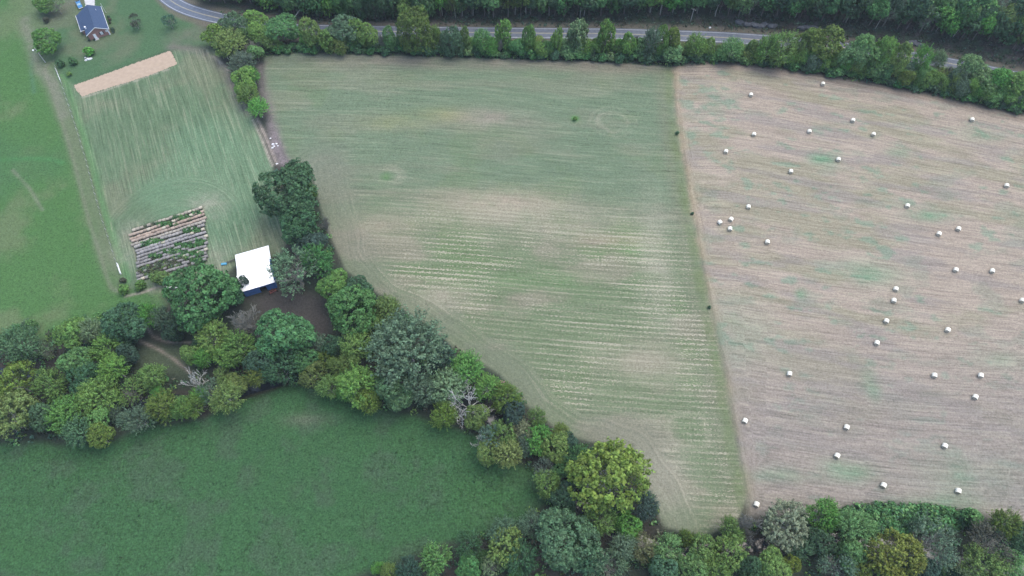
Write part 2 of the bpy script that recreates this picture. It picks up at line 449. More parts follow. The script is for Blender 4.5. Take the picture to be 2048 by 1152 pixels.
for (px, py, rx_, ry_, cc, a) in ((970, 235, 16, 5, (0.23, 0.19, 0.155), .55), (1000, 405, 24, 6, (0.27, 0.225, 0.17), .75), (1080, 440, 40, 7, (0.26, 0.23, 0.175), .55), (770, 450, 12, 5, (.27, .22, .17), .5),
                                  (1262, 490, 7, 8, (0.08, 0.17, 0.055), .5), (1150, 560, 12, 5, (0.08, 0.16, 0.06), .3), (890, 590, 10, 5, (0.26, 0.23, 0.18), .6), (1230, 480, 12, 3, (.28, .21, .16), .5),
                                  (1010, 560, 20, 4, (.085, .16, .06), .25), (1310, 520, 6, 26, (.27, .25, .20), .45), (1290, 720, 14, 8, (0.27, 0.235, 0.18), .55), (1330, 960, 10, 10, (.25, .24, .19), .4), (880, 230, 10, 4, (.19, .20, .08), .4), (780, 245, 12, 4, (.18, .20, .085), .4), (772, 354, 2, 2, (.07, .16, .05), .6),
                                  (1150, 237, 1.3, 1.3, (.05, .2, .03), .9), (1080, 125, 60, 4, (.16, .14, .11), .6), (800, 120, 70, 5, (.15, .135, .11), .6), (1270, 135, 30, 4, (.17, .145, .11), .6)):
    q = G(px, py); r2 = ((X - q[0]) / rx_) ** 2 + ((Y - q[1]) / ry_) ** 2
    C = mixc(C, cc, np.exp(-r2) * a * np.clip(0.35 + 1.3 * n_c, 0, 1.2) * inm)
# hay field
w = soft('hay', 2.2, 0.3)
hd, ha = seg_dist(X, Y, HAYTOP)
c = mixc(np.tile(np.array([0.256, 0.214, 0.170]), (N_, 1)), [0.200, 0.186, 0.128], sst(0.44, 0.66, fbm(X * 0.04, Y * 0.13 + X * 0.03, 101, 5)) * 0.8)
c = mixc(c, [0.190, 0.168, 0.152], sst(0.52, 0.70, fbm(X * 0.05 + 4, Y * 0.22 + X * 0.05, 121, 4)) * 0.6)
c = mixc(c, [0.120, 0.172, 0.120], sst(0.58, 0.72, fbm(X * 0.10, Y * 0.2, 125, 5)) * 0.28)
c = mixc(c, [0.12, 0.19, 0.13], sst(0.64, 0.74, fbm(X * 0.16 + 3, Y * 0.3 + X * 0.05, 131, 4)) * 0.6)
c = mixc(c, [0.178, 0.160, 0.142], sst(115, 60, Y) * 0.65)
c = mixc(c, [0.19, 0.15, 0.115], sst(5, 1.5, hd) * 0.75)
C = mixc(C, c, w)
flat = sst(200, 60, Y)
hu = hd * (1 - flat) + (232 - Y - 0.12 * X + 2.0 * np.sin(X * 0.035 + 1)) * flat
bd, ba = seg_dist(X, Y, BOUND)
inh = w > 0.5
hk_ = bd < 3.5 + wob; hu = np.where(hk_, bd, hu); hv = np.where(hk_, ba, ha)
row[:, 0] = np.where(inh, hu, row[:, 0]); row[:, 1] = np.where(inh, hv, row[:, 1])
streak = np.where(inh, np.where(hk_, 0.4, 0.75), streak); grain = np.where(inh, 0.30, grain); speck = np.where(inh, 0.16, speck)
for (px, py, rx_, ry_, a) in ((1430, 210, 3, 4, .6), (1645, 318, 5, 3, .95), (1860, 432, 9, 2.5, .7), (1740, 545, 10, 5, .55), (1480, 660, 10, 12, .35), (1695, 940, 7, 3, .7), (1555, 952, 7, 2, .6), (1743, 770, 2.5, 5, .6), (1602, 588, 2, 2, .7), (1800, 305, 5, 2.5, .5), (2000, 720, 10, 3, .3), (1960, 270, 9, 4, .4), (1930, 950, 14, 6, .35), (1880, 1003, 14, 2.5, .4)):
    q = G(px, py); r2 = ((X - q[0]) / rx_) ** 2 + ((Y - q[1]) / ry_) ** 2
    C = mixc(C, [0.10, 0.19, 0.11], np.exp(-r2) * a * np.clip(0.3 + 1.4 * n_c, 0, 1.2) * inh)
# boundary strip of longer grass and its bare edge
bs = np.where(S['mid'] > 0, -bd, bd)
bk = (Y < 222) * (Y > 35)
C = mixc(C, [0.125, 0.135, 0.090], np.exp(-((bs + 4.5) / 3.0) ** 2) * 0.6 * bk)
C = mixc(C, [0.110, 0.138, 0.066], np.exp(-((bs + 1.5 + wob2 * .5) / (1.7 + 1.6 * n_b)) ** 2) * np.clip(1.6 * n_c - 0.2, 0.1, .85) * bk)
C = mixc(C, [0.25, 0.20, 0.135], np.exp(-((bs - 1.5 + wob2 * .6) / 1.5) ** 2) * (0.22 + 0.5 * sst(70, 190, Y)) * bk * np.clip(2.2 * n_c - .35, 0, 1.2))
nb = (np.abs(bs) < 3.5) & (bk > 0)
speck = np.where(nb, 0.4 * speck, speck); streak = np.where(nb, 0.45, streak)
# dark lush meadow
w = soft('meadow', 1.6, 0.7); c = mixc(np.tile(np.array([0.033, 0.083, 0.033]), (N_, 1)), [0.050, 0.070, 0.048], sst(0.5, 0.7, fbm(X * 0.13, Y * 0.13, 150, 5)) * 0.45)
c = mixc(c, [0.034, 0.090, 0.030], sst(0.5, 0.7, n_a) * 0.7)
c = mixc(c, [0.034, 0.078, 0.032], sst(0.45, 0.75, n_d) * 0.5)
C = mixc(C, c, w); grain = np.where(w > 0.5, 0.55, grain)
Z = Z + np.where(w > 0.5, (fbm(X * 0.4, Y * 0.4, 140, 3) - 0.5) * 0.5, 0)
C = mixc(C, [0.095, 0.105, 0.075], np.exp(-(((X - G(605, 840)[0]) / 6) ** 2 + ((Y - G(605, 840)[1]) / 2) ** 2)) * 0.6)
# clearing, barnyard, ditch, tracks
C = mixc(C, [0.055, 0.072, 0.045], soft('clear', 2, 0.4)); C = mixc(C, [0.052, 0.048, 0.045], soft('barnyard', 3, 0.8) * 0.9)
def track(pts, width, cc, a):
    global C
    d_, _ = seg_dist(X, Y, pl(*pts))
    C = mixc(C, cc, np.exp(-(d_ / width) ** 2) * a * np.clip(0.4 + 1.1 * n_d, 0, 1.2))
track(((275, 680), (320, 700), (350, 720), (380, 745)), 0.5, [0.21, 0.18, 0.15], .9)
track(((295, 655), (305, 672), (340, 685), (395, 685)), 0.4, [0.20, 0.175, 0.15], .7)
track(((345, 92), (400, 102), (430, 118), (452, 142), (468, 178), (495, 225)), 2.6, [0.125, 0.12, 0.10], .8)
track(((425, 112), (445, 128), (458, 142)), 0.5, [0.25, 0.235, 0.20], .8)
track(((506, 240), (522, 275), (545, 332)), 0.5, [0.30, 0.27, 0.22], .85)
track(((514, 238), (532, 275), (554, 328)), 0.6, [0.29, 0.25, 0.21], .8)
track(((522, 130), (528, 180), (540, 225), (552, 275), (570, 325)), 2.2, [0.135, 0.12, 0.115], .75)
track(((545, 250), (552, 290), (568, 325)), 1.8, [0.17, 0.145, 0.145], .8)
track(((252, 592), (285, 585), (320, 572), (345, 566)), 0.5, [0.25, 0.22, 0.19], .8)
track(((25, 340), (60, 378), (85, 420)), 0.6, [0.17, 0.17, 0.13], .5)
track(((-30, 322), (50, 317), (100, 318), (125, 325)), 1.0, [0.05, 0.14, 0.05], .8)
track(((75, 60), (70, 95), (62, 140), (68, 185)), 0.9, [0.06, 0.13, 0.07], .7)
track(((48, 40), (60, 90), (78, 140), (110, 170), (130, 230)), 2.5, [0.16, 0.155, 0.125], .5)
track(((110, 30), (125, 15), (150, 8)), 4, [0.12, 0.11, 0.09], .5)
track(((350, 75), (390, 70), (420, 60)), 5, [0.11, 0.115, 0.085], .5)
for a_, b_ in ((170, 193), (178, 191), (190, 187), (206, 182), (218, 178), (236, 172), (251, 167), (272, 161), (290, 154), (310, 147), (332, 140)):
    track(((a_ - 5, b_ + 1.5), (a_ + 5, b_ - 1.5)), 0.6, [0.26, 0.245, 0.19], .7)
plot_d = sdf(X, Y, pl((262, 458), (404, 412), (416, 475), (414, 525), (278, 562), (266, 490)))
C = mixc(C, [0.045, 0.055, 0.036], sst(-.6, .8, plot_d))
# road verges and hillside
rd = Y - road_y(X)
C = mixc(C, [0.115, 0.105, 0.082], (sst(3.2, 3.6, np.abs(rd)) * sst(8.5, 5.5, np.abs(rd))) * 0.8)
hs_ = sst(6.5, 10, rd)
c = mixc(np.tile(np.array([0.040, 0.046, 0.036]), (N_, 1)), [0.062, 0.054, 0.049], sst(0.45, 0.65, n_c))
c = mixc(c, [0.040, 0.062, 0.036], sst(0.5, 0.7, n_d))
C = mixc(C, c, hs_); grain = np.where(hs_ > 0.5, 0.7, grain)
for nm in ('streak', 'speck'):
    a_ = locals()[nm]
    a_[...] = np.where((S['plot'] < 0) & (S['mid'] < 0) & (S['hay'] < 0), 0, a_)
cd, _ = seg_dist(X, Y, CREEK)
C = mixc(C, [0.045, 0.040, 0.034], sst(4.0, 2.0, cd) * 0.8)

idx = np.arange(nx * ny).reshape(ny, nx)
quads = np.stack([idx[:-1, :-1], idx[:-1, 1:], idx[1:, 1:], idx[1:, :-1]], -1).reshape(-1, 4)
qc = quads.mean(1)
def fm(a): return a[quads].mean(1)
lab = np.zeros(len(quads), int)
names = ['ground', 'pasture', 'yard_lawn', 'mown_plot', 'mown_field', 'stubble_field', 'meadow', 'hillside']
for i, n in ((1, 'pasture'), (2, 'yard'), (3, 'plot'), (4, 'mid'), (5, 'hay'), (6, 'meadow')):
    lab[fm(S[n]) > 0] = i
lab[fm(rd) > 8.0] = 7
V = np.stack([X, Y, Z], -1)
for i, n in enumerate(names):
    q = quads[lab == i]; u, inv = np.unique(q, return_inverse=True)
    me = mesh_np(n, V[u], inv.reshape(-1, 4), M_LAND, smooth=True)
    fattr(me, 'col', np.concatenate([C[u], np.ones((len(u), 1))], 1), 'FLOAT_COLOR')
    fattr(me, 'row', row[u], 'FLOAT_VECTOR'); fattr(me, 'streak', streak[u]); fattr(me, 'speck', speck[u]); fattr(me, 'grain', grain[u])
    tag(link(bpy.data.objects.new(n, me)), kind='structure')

# ------------------------------------------------------------------ road, creek, dirt bed, driveway
def ribbon(pts, w, z, name, mat, off=0.0, dash=None, parent=None, zf=None, wf=None):
    P_ = [Vector((p[0], p[1])) for p in pts]
    L = [0.0]
    for a, b_ in zip(P_[:-1], P_[1:]): L.append(L[-1] + (b_ - a).length)
    n = int(L[-1] / 1.5); ss = np.linspace(0, L[-1], n)
    xs = np.interp(ss, L, [p.x for p in P_]); ys = np.interp(ss, L, [p.y for p in P_])
    for _ in range(12):
        xs[1:-1] = (xs[:-2] + 2 * xs[1:-1] + xs[2:]) / 4; ys[1:-1] = (ys[:-2] + 2 * ys[1:-1] + ys[2:]) / 4
    tx, ty = np.gradient(xs), np.gradient(ys); l = np.hypot(tx, ty); nx_, ny_ = -ty / l, tx / l
    hw = np.full(n, w / 2) if wf is None else wf(ss) / 2
    zz = np.full(n, z) if zf is None else zf(xs, ys)
    A = np.stack([xs + nx_ * (off + hw), ys + ny_ * (off + hw), zz], -1); B = np.stack([xs + nx_ * (off - hw), ys + ny_ * (off - hw), zz], -1)
    V = np.concatenate([A, B]); i = np.arange(n - 1)
    if dash: i = i[(ss[:-1] % dash[0]) < dash[1]]
    me = mesh_np(name, V, np.stack([i + n, i + n + 1, i + 1, i], -1), mat)
    return link(bpy.data.objects.new(name, me), parent)

M_ASPH = simple('asphalt', (0.088, 0.104, 0.130), 0.38, 0.16, 0.8, spec=0.5)
M_WHITE = simple('road_paint', (0.50, 0.51, 0.52), 0.6, 0.12, 1.5)
M_YELLOW = simple('yellow_paint', (0.38, 0.34, 0.22), 0.6, 0.12, 1.5)
road = tag(ribbon(ROAD, 7.0, 0.06, 'road', M_ASPH), kind='structure')
for o_ in (2.85, -2.85):
    ribbon(ROAD, 0.16, 0.066, 'edge_line', M_WHITE, o_, parent=road)
for o_ in (0.13, -0.13):
    ribbon(ROAD, 0.13, 0.066, 'centre_line', M_YELLOW, o_, parent=road)
M_WATER, Nn, Ll, Bb = nmat('creek_water')
Bb.inputs['Base Color'].default_value = (0.018, 0.022, 0.024, 1); Bb.inputs['Roughness'].default_value = 0.08
wno = Nn.new('ShaderNodeTexNoise'); wno.inputs['Scale'].default_value = 2.0
wbp = Nn.new('ShaderNodeBump'); wbp.inputs['Strength'].default_value = 0.15; Ll.new(wno.outputs[0], wbp.inputs['Height']); Ll.new(wbp.outputs[0], Bb.inputs['Normal'])
tag(ribbon(CREEK, 5.0, -1.15, 'creek_water', M_WATER, wf=lambda s: 4.2 + 1.6 * np.sin(s * 0.11) + 0.8 * np.sin(s * 0.31)), kind='structure')

M_SOIL = simple('tilled_soil', (0.34, 0.268, 0.20), 0.95, 0.07, 0.7, bump=0.5, spec=0.05)
def patch(name, poly, z, mat, n=60, jit=0.35, zh=0.0):
    """filled grid patch with a ragged edge"""
    P_ = pl(*poly); xs = [p[0] for p in P_]; ys = [p[1] for p in P_]
    st = 0.45
    a = np.arange(min(xs) - 1, max(xs) + 1, st); b_ = np.arange(min(ys) - 1, max(ys) + 1, st)
    x_, y_ = np.meshgrid(a, b_); sh = x_.shape; x_ = x_.ravel(); y_ = y_.ravel()
    s_ = sdf(x_, y_, P_) + (fbm(x_ * 0.9, y_ * 0.9, 200, 3) - 0.5) * 2 * jit
    id_ = np.arange(len(x_)).reshape(sh); q = np.stack([id_[:-1, :-1], id_[:-1, 1:], id_[1:, 1:], id_[1:, :-1]], -1).reshape(-1, 4)
    q = q[s_[q].mean(1) > 0]; u, inv = np.unique(q, return_inverse=True)
    v = np.stack([x_[u], y_[u], terrain(x_[u], y_[u]) + z + zh * fbm(x_[u] * 1.3, y_[u] * 1.3, 210, 3) * np.clip(s_[u], 0, 1)], -1)
    return link(bpy.data.objects.new(name, mesh_np(name, v, inv.reshape(-1, 4), mat, smooth=True)))
tag(patch('soil_bed', ((147, 171), (200, 152), (262, 129), (341, 101), (355, 128), (300, 150), (163, 193)), 0.05, M_SOIL, zh=0.12), kind='structure')
M_CONC = simple('concrete', (0.42, 0.42, 0.41), 0.8, 0.08, 0.6)
tag(patch('driveway', ((158, -60), (186, -60), (190, 14), (172, 16)), 0.04, M_CONC, jit=0.1), kind='structure')
M_STRAW = simple('dry_straw', (0.50, 0.46, 0.38), 0.95, 0.2, 2.0)

# ------------------------------------------------------------------ leaf geometry
def quads_at(Pp, Nn_, size, r, asp=1.5):
    """one rhombus leaf per point, facing roughly along the normals"""
    n = len(Pp)
    Nn_ = Nn_ / (np.linalg.norm(Nn_, axis=1, keepdims=True) + 1e-9)
    t = r.normal(size=(n, 3)); t -= (t * Nn_).sum(1, keepdims=True) * Nn_
    t /= np.linalg.norm(t, axis=1, keepdims=True) + 1e-9
    b_ = np.cross(Nn_, t); s = (size * (0.6 + 0.8 * r.random(n)))[:, None]
    V_ = np.stack([Pp - t * s * asp * .5, Pp + b_ * s * .5 + Nn_ * s * .12, Pp + t * s * asp * .5, Pp - b_ * s * .5 + Nn_ * s * .12], 1).reshape(-1, 3)
    return V_, np.arange(4 * n).reshape(-1, 4)

def sphere_pts(n, r, up=0.0):
    v = r.normal(size=(n, 3)); v /= np.linalg.norm(v, axis=1, keepdims=True)
    v[:, 2] += up; return v / np.linalg.norm(v, axis=1, keepdims=True)

def make_crown(name, seed, lobes=9, lobe_r=(.38, .55), nclump=420, clump_r=.10, per=22, leaf=.055, flat=.75, droop=0.0, fill=.12, ragged=.10, low=0.25, spray=0.0, hole=0.0, boxy=0.0):
    r = np.random.default_rng(seed)
    # lobes spread through the crown's volume
    c = sphere_pts(lobes, r, 0.15) * (0.34 + 0.30 * r.random((lobes, 1)))
    if boxy: c *= (1 + boxy * r.random((lobes, 1)))
    c[0] = (0, 0, 0.15); R = r.uniform(lobe_r[0], lobe_r[1], lobes); R[0] = 0.6
    c[:, 2] *= 0.95
    # clump centres on lobe surfaces
    pts, nor, tin = [], [], []
    while len(pts) < nclump:
        k = r.integers(lobes); d = sphere_pts(1, r, 0.25)[0]
        p = c[k] + d * R[k] * (1 + ragged * r.normal() * .6)
        deep = ((np.linalg.norm(p - c, axis=1) / R)); deep[k] = 9
        if deep.min() < 0.84: continue
        if d[2] < -0.25 and r.random() > low: continue
        if hole and vnoise(np.array([p[0] * 3 + seed]), np.array([p[1] * 3 + p[2] * 2]), seed)[0] < hole: continue
        pts.append(p); nor.append(d); tin.append(r.random())
    pts = np.array(pts); nor = np.array(nor); tin = np.array(tin)
    out = pts / (np.linalg.norm(pts, axis=1, keepdims=True) + 1e-6)
    ax = nor * .6 + out * .4 + np.array([0, 0, .35]); ax /= np.linalg.norm(ax, axis=1, keepdims=True)
    P_, Nv, T_, Hh = [], [], [], []
    cr = clump_r * (0.65 + 0.75 * r.random(nclump))
    for i in range(nclump):
        d = sphere_pts(per, r, 0.0); 
        d = d + ax[i] * 0.55; d /= np.linalg.norm(d, axis=1, keepdims=True)
        rad = cr[i] * (0.55 + 0.5 * r.random((per, 1)))
        q = d * rad
        if spray:                                     # leaves strung along a shoot
            q = ax[i] * (r.random((per, 1)) - .35) * spray * cr[i] * 4 + q * 0.55
        q = q - ax[i] * (q @ ax[i])[:, None] * (1 - flat)
        P_.append(pts[i] + q); nn = d * .75 + ax[i] * .35 + r.normal(size=(per, 3)) * .38; Nv.append(nn)
        T_.append(np.clip(0.5 + (tin[i] - .5) * .75 + r.normal(size=per) * .16, 0, 1)); Hh.append(np.clip(r.random() * .7 + r.random(per) * .3, 0, 1))
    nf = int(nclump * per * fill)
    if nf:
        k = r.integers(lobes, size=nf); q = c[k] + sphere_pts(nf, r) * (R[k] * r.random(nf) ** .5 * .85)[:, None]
        P_.append(q); Nv.append(r.normal(size=(nf, 3)) + [0, 0, .7]); T_.append(r.random(nf) * .5); Hh.append(r.random(nf))  # inner leaves tinted darker, shade inside the crown put into their colour
    P_ = np.concatenate(P_); Nv = np.concatenate(Nv)
    P_ /= np.percentile(np.linalg.norm(P_[:, :2], axis=1), 97)
    P_[:, 2] /= max(1e-3, np.percentile(np.abs(P_[:, 2]), 98))
    V_, Q_ = quads_at(P_, Nv, leaf, r)
    me = mesh_np(name, V_, Q_, M_LEAF)
    fattr(me, 'tint', np.repeat(np.concatenate(T_), 4)); fattr(me, 'hue', np.repeat(np.concatenate(Hh), 4))
    return me

CROWN = {
 'B': [make_crown('crown', 100 + i, lobes=15, lobe_r=(.26, .44), nclump=560, clump_r=.08, per=20, leaf=.045, ragged=.12, hole=.08) for i in range(4)],      # tufted oak-like
 'F': [make_crown('crown', 200 + i, lobes=11, lobe_r=(.22, .42), nclump=480, clump_r=.08, per=22, leaf=.038, spray=1.25, ragged=.32, fill=.18, hole=.12) for i in range(4)],   # feathery shoots
 'Y': [make_crown('crown', 300 + i, lobes=15, lobe_r=(.26, .46), nclump=480, clump_r=.095, per=20, leaf=.045, ragged=.18, hole=.18, spray=.5) for i in range(2)],
 'S': [make_crown('crown', 400 + i, lobes=13, lobe_r=(.28, .42), nclump=260, clump_r=.07, per=14, leaf=.04, spray=1.0, ragged=.25, fill=.1, hole=.25) for i in range(2)],   # sparse
 'H': [make_crown('crown', 500 + i, lobes=11, lobe_r=(.28, .46), nclump=330, clump_r=.12, per=18, leaf=.075, ragged=.22, low=.7, boxy=.2, spray=.35) for i in range(5)],  # narrow, seen from the side
 'U': [make_crown('crown', 600 + i, lobes=8, lobe_r=(.30, .5), nclump=130, clump_r=.17, per=15, leaf=.12, ragged=.25, low=.5) for i in range(4)],   # bushes
}

def branch_mesh(name, seed, mat, up=0.62, levels=4, spread=.75, r0=.05, start=0.0, twig=.006, n0=5, length=.5, droop=.0, kids=(2, 4)):
    """forking limbs inside a unit crown, trunk foot at z=-1"""
    r = random.Random(seed); mb = MB()
    def grow(p, d, l, rad, lev):
        pts = [p]; rads = [rad]; q = Vector(p); dd = Vector(d)
        for k in range(3):
            dd = (dd + Vector((r.uniform(-.28, .28), r.uniform(-.28, .28), r.uniform(-.15, .22) - droop))).normalized()
            q = q + dd * l / 3; pts.append(Vector(q)); rads.append(max(twig, rad * (1 - .22 * (k + 1))))
        mb.tube(pts, rads, 5 if lev < 2 else 3, cap=False)
        if lev >= levels: return
        for k in range(r.randint(*kids)):
            b_ = pts[r.randint(1, 3)]
            nd = (dd + Vector((r.uniform(-1, 1), r.uniform(-1, 1), r.uniform(-.5, .6))) * spread).normalized()
            grow(b_, nd, l * r.uniform(.55, .85), max(twig, rad * .52), lev + 1)
    base = Vector((0, 0, -1)); top = Vector((r.uniform(-.06, .06), r.uniform(-.06, .06), -1 + up))
    mb.tube([base, base.lerp(top, .5) + Vector((.02, .01, 0)), top], [r0 * 1.5, r0 * 1.1, r0], 7)
    for k in range(n0):
        a = 2 * math.pi * (k + r.random() * .6) / n0
        z0 = base.lerp(top, r.uniform(.6, 1.0)); e = r.uniform(.35, 1.1)
        grow(z0, Vector((math.cos(a) * math.cos(e), math.sin(a) * math.cos(e), math.sin(e))), length * r.uniform(.8, 1.15), r0 * .6, 1)
    grow(top, Vector((0, 0, 1)), length, r0 * .8, 1)
    return mb.mesh(name, mat)

TRUNK = [branch_mesh('trunk', 20 + i, M_BARK, up=.75, levels=1, n0=4, length=.5) for i in range(3)]
TRUNK_P = [branch_mesh('trunk', 30 + i, M_PALEBARK, up=.6, levels=3, n0=6, length=.42, r0=.035, twig=.006) for i in range(3)]
TRUNK_S = [branch_mesh('trunk', 40 + i, M_TWIG, up=.55, levels=4, n0=7, length=.42, r0=.035, twig=.005, kids=(3, 4)) for i in range(2)]
DEAD = [branch_mesh('dead_wood', 50 + i, M_DEAD, up=.55, levels=5, n0=6, length=.46, r0=.04, twig=.0055, kids=(2, 3)) for i in range(3)]
TWIGGY = [branch_mesh('twigs', 60 + i, M_TWIG, up=.35, levels=5, n0=8, length=.42, r0=.03, twig=.006, kids=(3, 4)) for i in range(2)]

PAL = {'dark': (.030, .070, .033), 'green': (.045, .112, .038), 'mid': (.072, .142, .050), 'light': (.112, .208, .050), 'bright': (.088, .215, .046), 'olive': (.080, .128, .036),
       'yellow': (.102, .152, .034), 'gold': (.120, .152, .028), 'blue': (.046, .092, .046), 'grey': (.060, .098, .060), 'pale': (.120, .180, .090), 'tan': (.125, .138, .066), 'dim': (.026, .054, .036),
       'cream': (.150, .195, .125), 'brown': (.048, .050, .034), 'pink': (.20, .12, .12)}
PAL = {k_: tuple(v_ * (1.3 if k_ in ('yellow', 'gold', 'light', 'pale', 'cream', 'bright', 'tan') else 1.78) for v_ in c_) for k_, c_ in PAL.items()}
WORD = {'dark': 'dark green', 'green': 'deep green', 'mid': 'mid green', 'light': 'light green', 'bright': 'bright green', 'olive': 'olive green', 'yellow': 'yellow green', 'gold': 'golden yellow', 'blue': 'blue green',
        'grey': 'grey green', 'pale': 'pale green', 'tan': 'tan tinged', 'dim': 'very dark green', 'cream': 'cream tipped', 'brown': 'brownish', 'pink': 'pinkish'}
KIND = {'B': 'round dense tree', 'F': 'feathery tree', 'Y': 'wide spreading tree', 'S': 'sparse twiggy tree', 'D': 'bare dead tree', 'H': 'leafy tree', 'T': 'leafless grey tree'}
ORD = ['', 'second', 'third', 'fourth', 'fifth', 'sixth', 'seventh', 'eighth', 'ninth', 'tenth', 'eleventh', 'twelfth', 'thirteenth', 'fourteenth', 'fifteenth', 'sixteenth', 'seventeenth', 'eighteenth', 'nineteenth', 'twentieth']
ORD[0] = 'first'
for t_ in ('twenty', 'thirty', 'forty'):
    for u_ in ORD[:9]: ORD.append(t_ + '-' + u_)
    ORD.append({'twenty': 'thirtieth', 'thirty': 'fortieth', 'forty': 'fiftieth'}[t_])

def in_poly(poly, n, seed):
    r = np.random.default_rng(seed); P_ = pl(*poly); a = np.array(P_); out = []
    while len(out) < n:
        x_ = r.uniform(a[:, 0].min(), a[:, 0].max(), 4000); y_ = r.uniform(a[:, 1].min(), a[:, 1].max(), 4000)
        k = inside(x_, y_, P_); out += list(zip(x_[k], y_[k]))
    return out[:n]
FLOOR = ((-60, 665), (100, 650), (230, 620), (290, 640), (275, 700), (270, 745), (380, 765), (400, 700), (500, 690), (640, 680), (690, 640), (640, 520), (560, 420), (540, 340), (620, 350), (660, 470), (690, 560), (760, 600), (850, 650), (1010, 765), (1140, 885), (1255, 905), (1300, 990), (1335, 1060), (1440, 1080), (1500, 1040), (1650, 1025), (1900, 1025), (2100, 1060), (2100, 1190), (720, 1190), (870, 1105), (1000, 1055), (1085, 1000), (1075, 950), (1000, 915), (930, 865), (860, 835), (700, 810), (640, 775), (560, 765), (480, 790), (400, 838), (300, 850), (200, 885), (0, 890), (-60, 890))
PENDING = []          # things whose label needs their place among look-alikes
def plant(kind, col, x, y, z, r, h, zone, name, cat='tree', label=None, group=None, sx=None, low=.16, px=0, jitter=.10):
    """crown radius r, height h, foot at x, y, z"""
    root = empty(name, (x, y, z), random.uniform(0, 6.28))
    ch = h * (1 - low) / 2; cz = h * low + ch
    c = np.array(PAL[col]) * (1 + jitter * rng.normal()) * (1 + 0.05 * rng.normal(size=3))
    def put(me, nm, sc, zz):
        o = bpy.data.objects.new(nm, me); link(o, root); o.location = (0, 0, zz); o.scale = sc; return o
    ov = random.uniform(.84, 1.1)
    if kind in 'DT':
        s = h / 2.0
        k_ = 1.5 if kind == 'D' else 1.15; put(random.choice(DEAD if kind == 'D' else TWIGGY), 'trunk', (r * k_, r * k_, s), s)
    else:
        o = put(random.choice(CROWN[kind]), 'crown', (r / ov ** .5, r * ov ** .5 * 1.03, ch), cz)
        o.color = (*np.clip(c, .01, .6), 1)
        tr = {'S': TRUNK_S, 'F': TRUNK_P, 'Y': TRUNK_P}.get(kind, TRUNK)
        if kind != 'U':
            s = (h * .5) * (1.06 if kind in 'SFY' else .96)
            put(random.choice(tr), 'trunk', (r * (1.1 if kind == 'S' else .98 if kind in 'FY' else .8),) * 2 + (s,), s)
        else:
            put(TRUNK[0], 'stem', (r * .5, r * .5, h * .4), h * .4)
    tag(root, label, cat, group)
    if not label: PENDING.append((root, col, kind, zone, px))
    return root

def mtree(px, py, rp, kind, col, zone, hk=None, name=None, label=None, cat='tree', group=None, low=.16):
    """tree by its crown centre and crown radius in the photograph"""
    r = rp / pxm(py); h = hk if hk else 1.45 * r + 4.5
    if kind in 'DT': h = hk if hk else 2.2 * r + 9
    if kind == 'U': h = hk if hk else r * 1.3 + .5; low = .02
    cz = h * (.5 + low / 2)
    p = G(px, py, cz); z = float(terrain(p[0], p[1]))
    nm = name or {'B': 'broadleaf_tree', 'F': 'feathery_tree', 'Y': 'spreading_tree', 'S': 'twiggy_tree', 'D': 'dead_tree', 'T': 'leafless_tree', 'U': 'bush', 'H': 'leafy_tree'}[kind]
    return plant(kind, col, p[0], p[1], min(z, 0), r, h, zone, nm, cat, label, group, low=low, px=px)

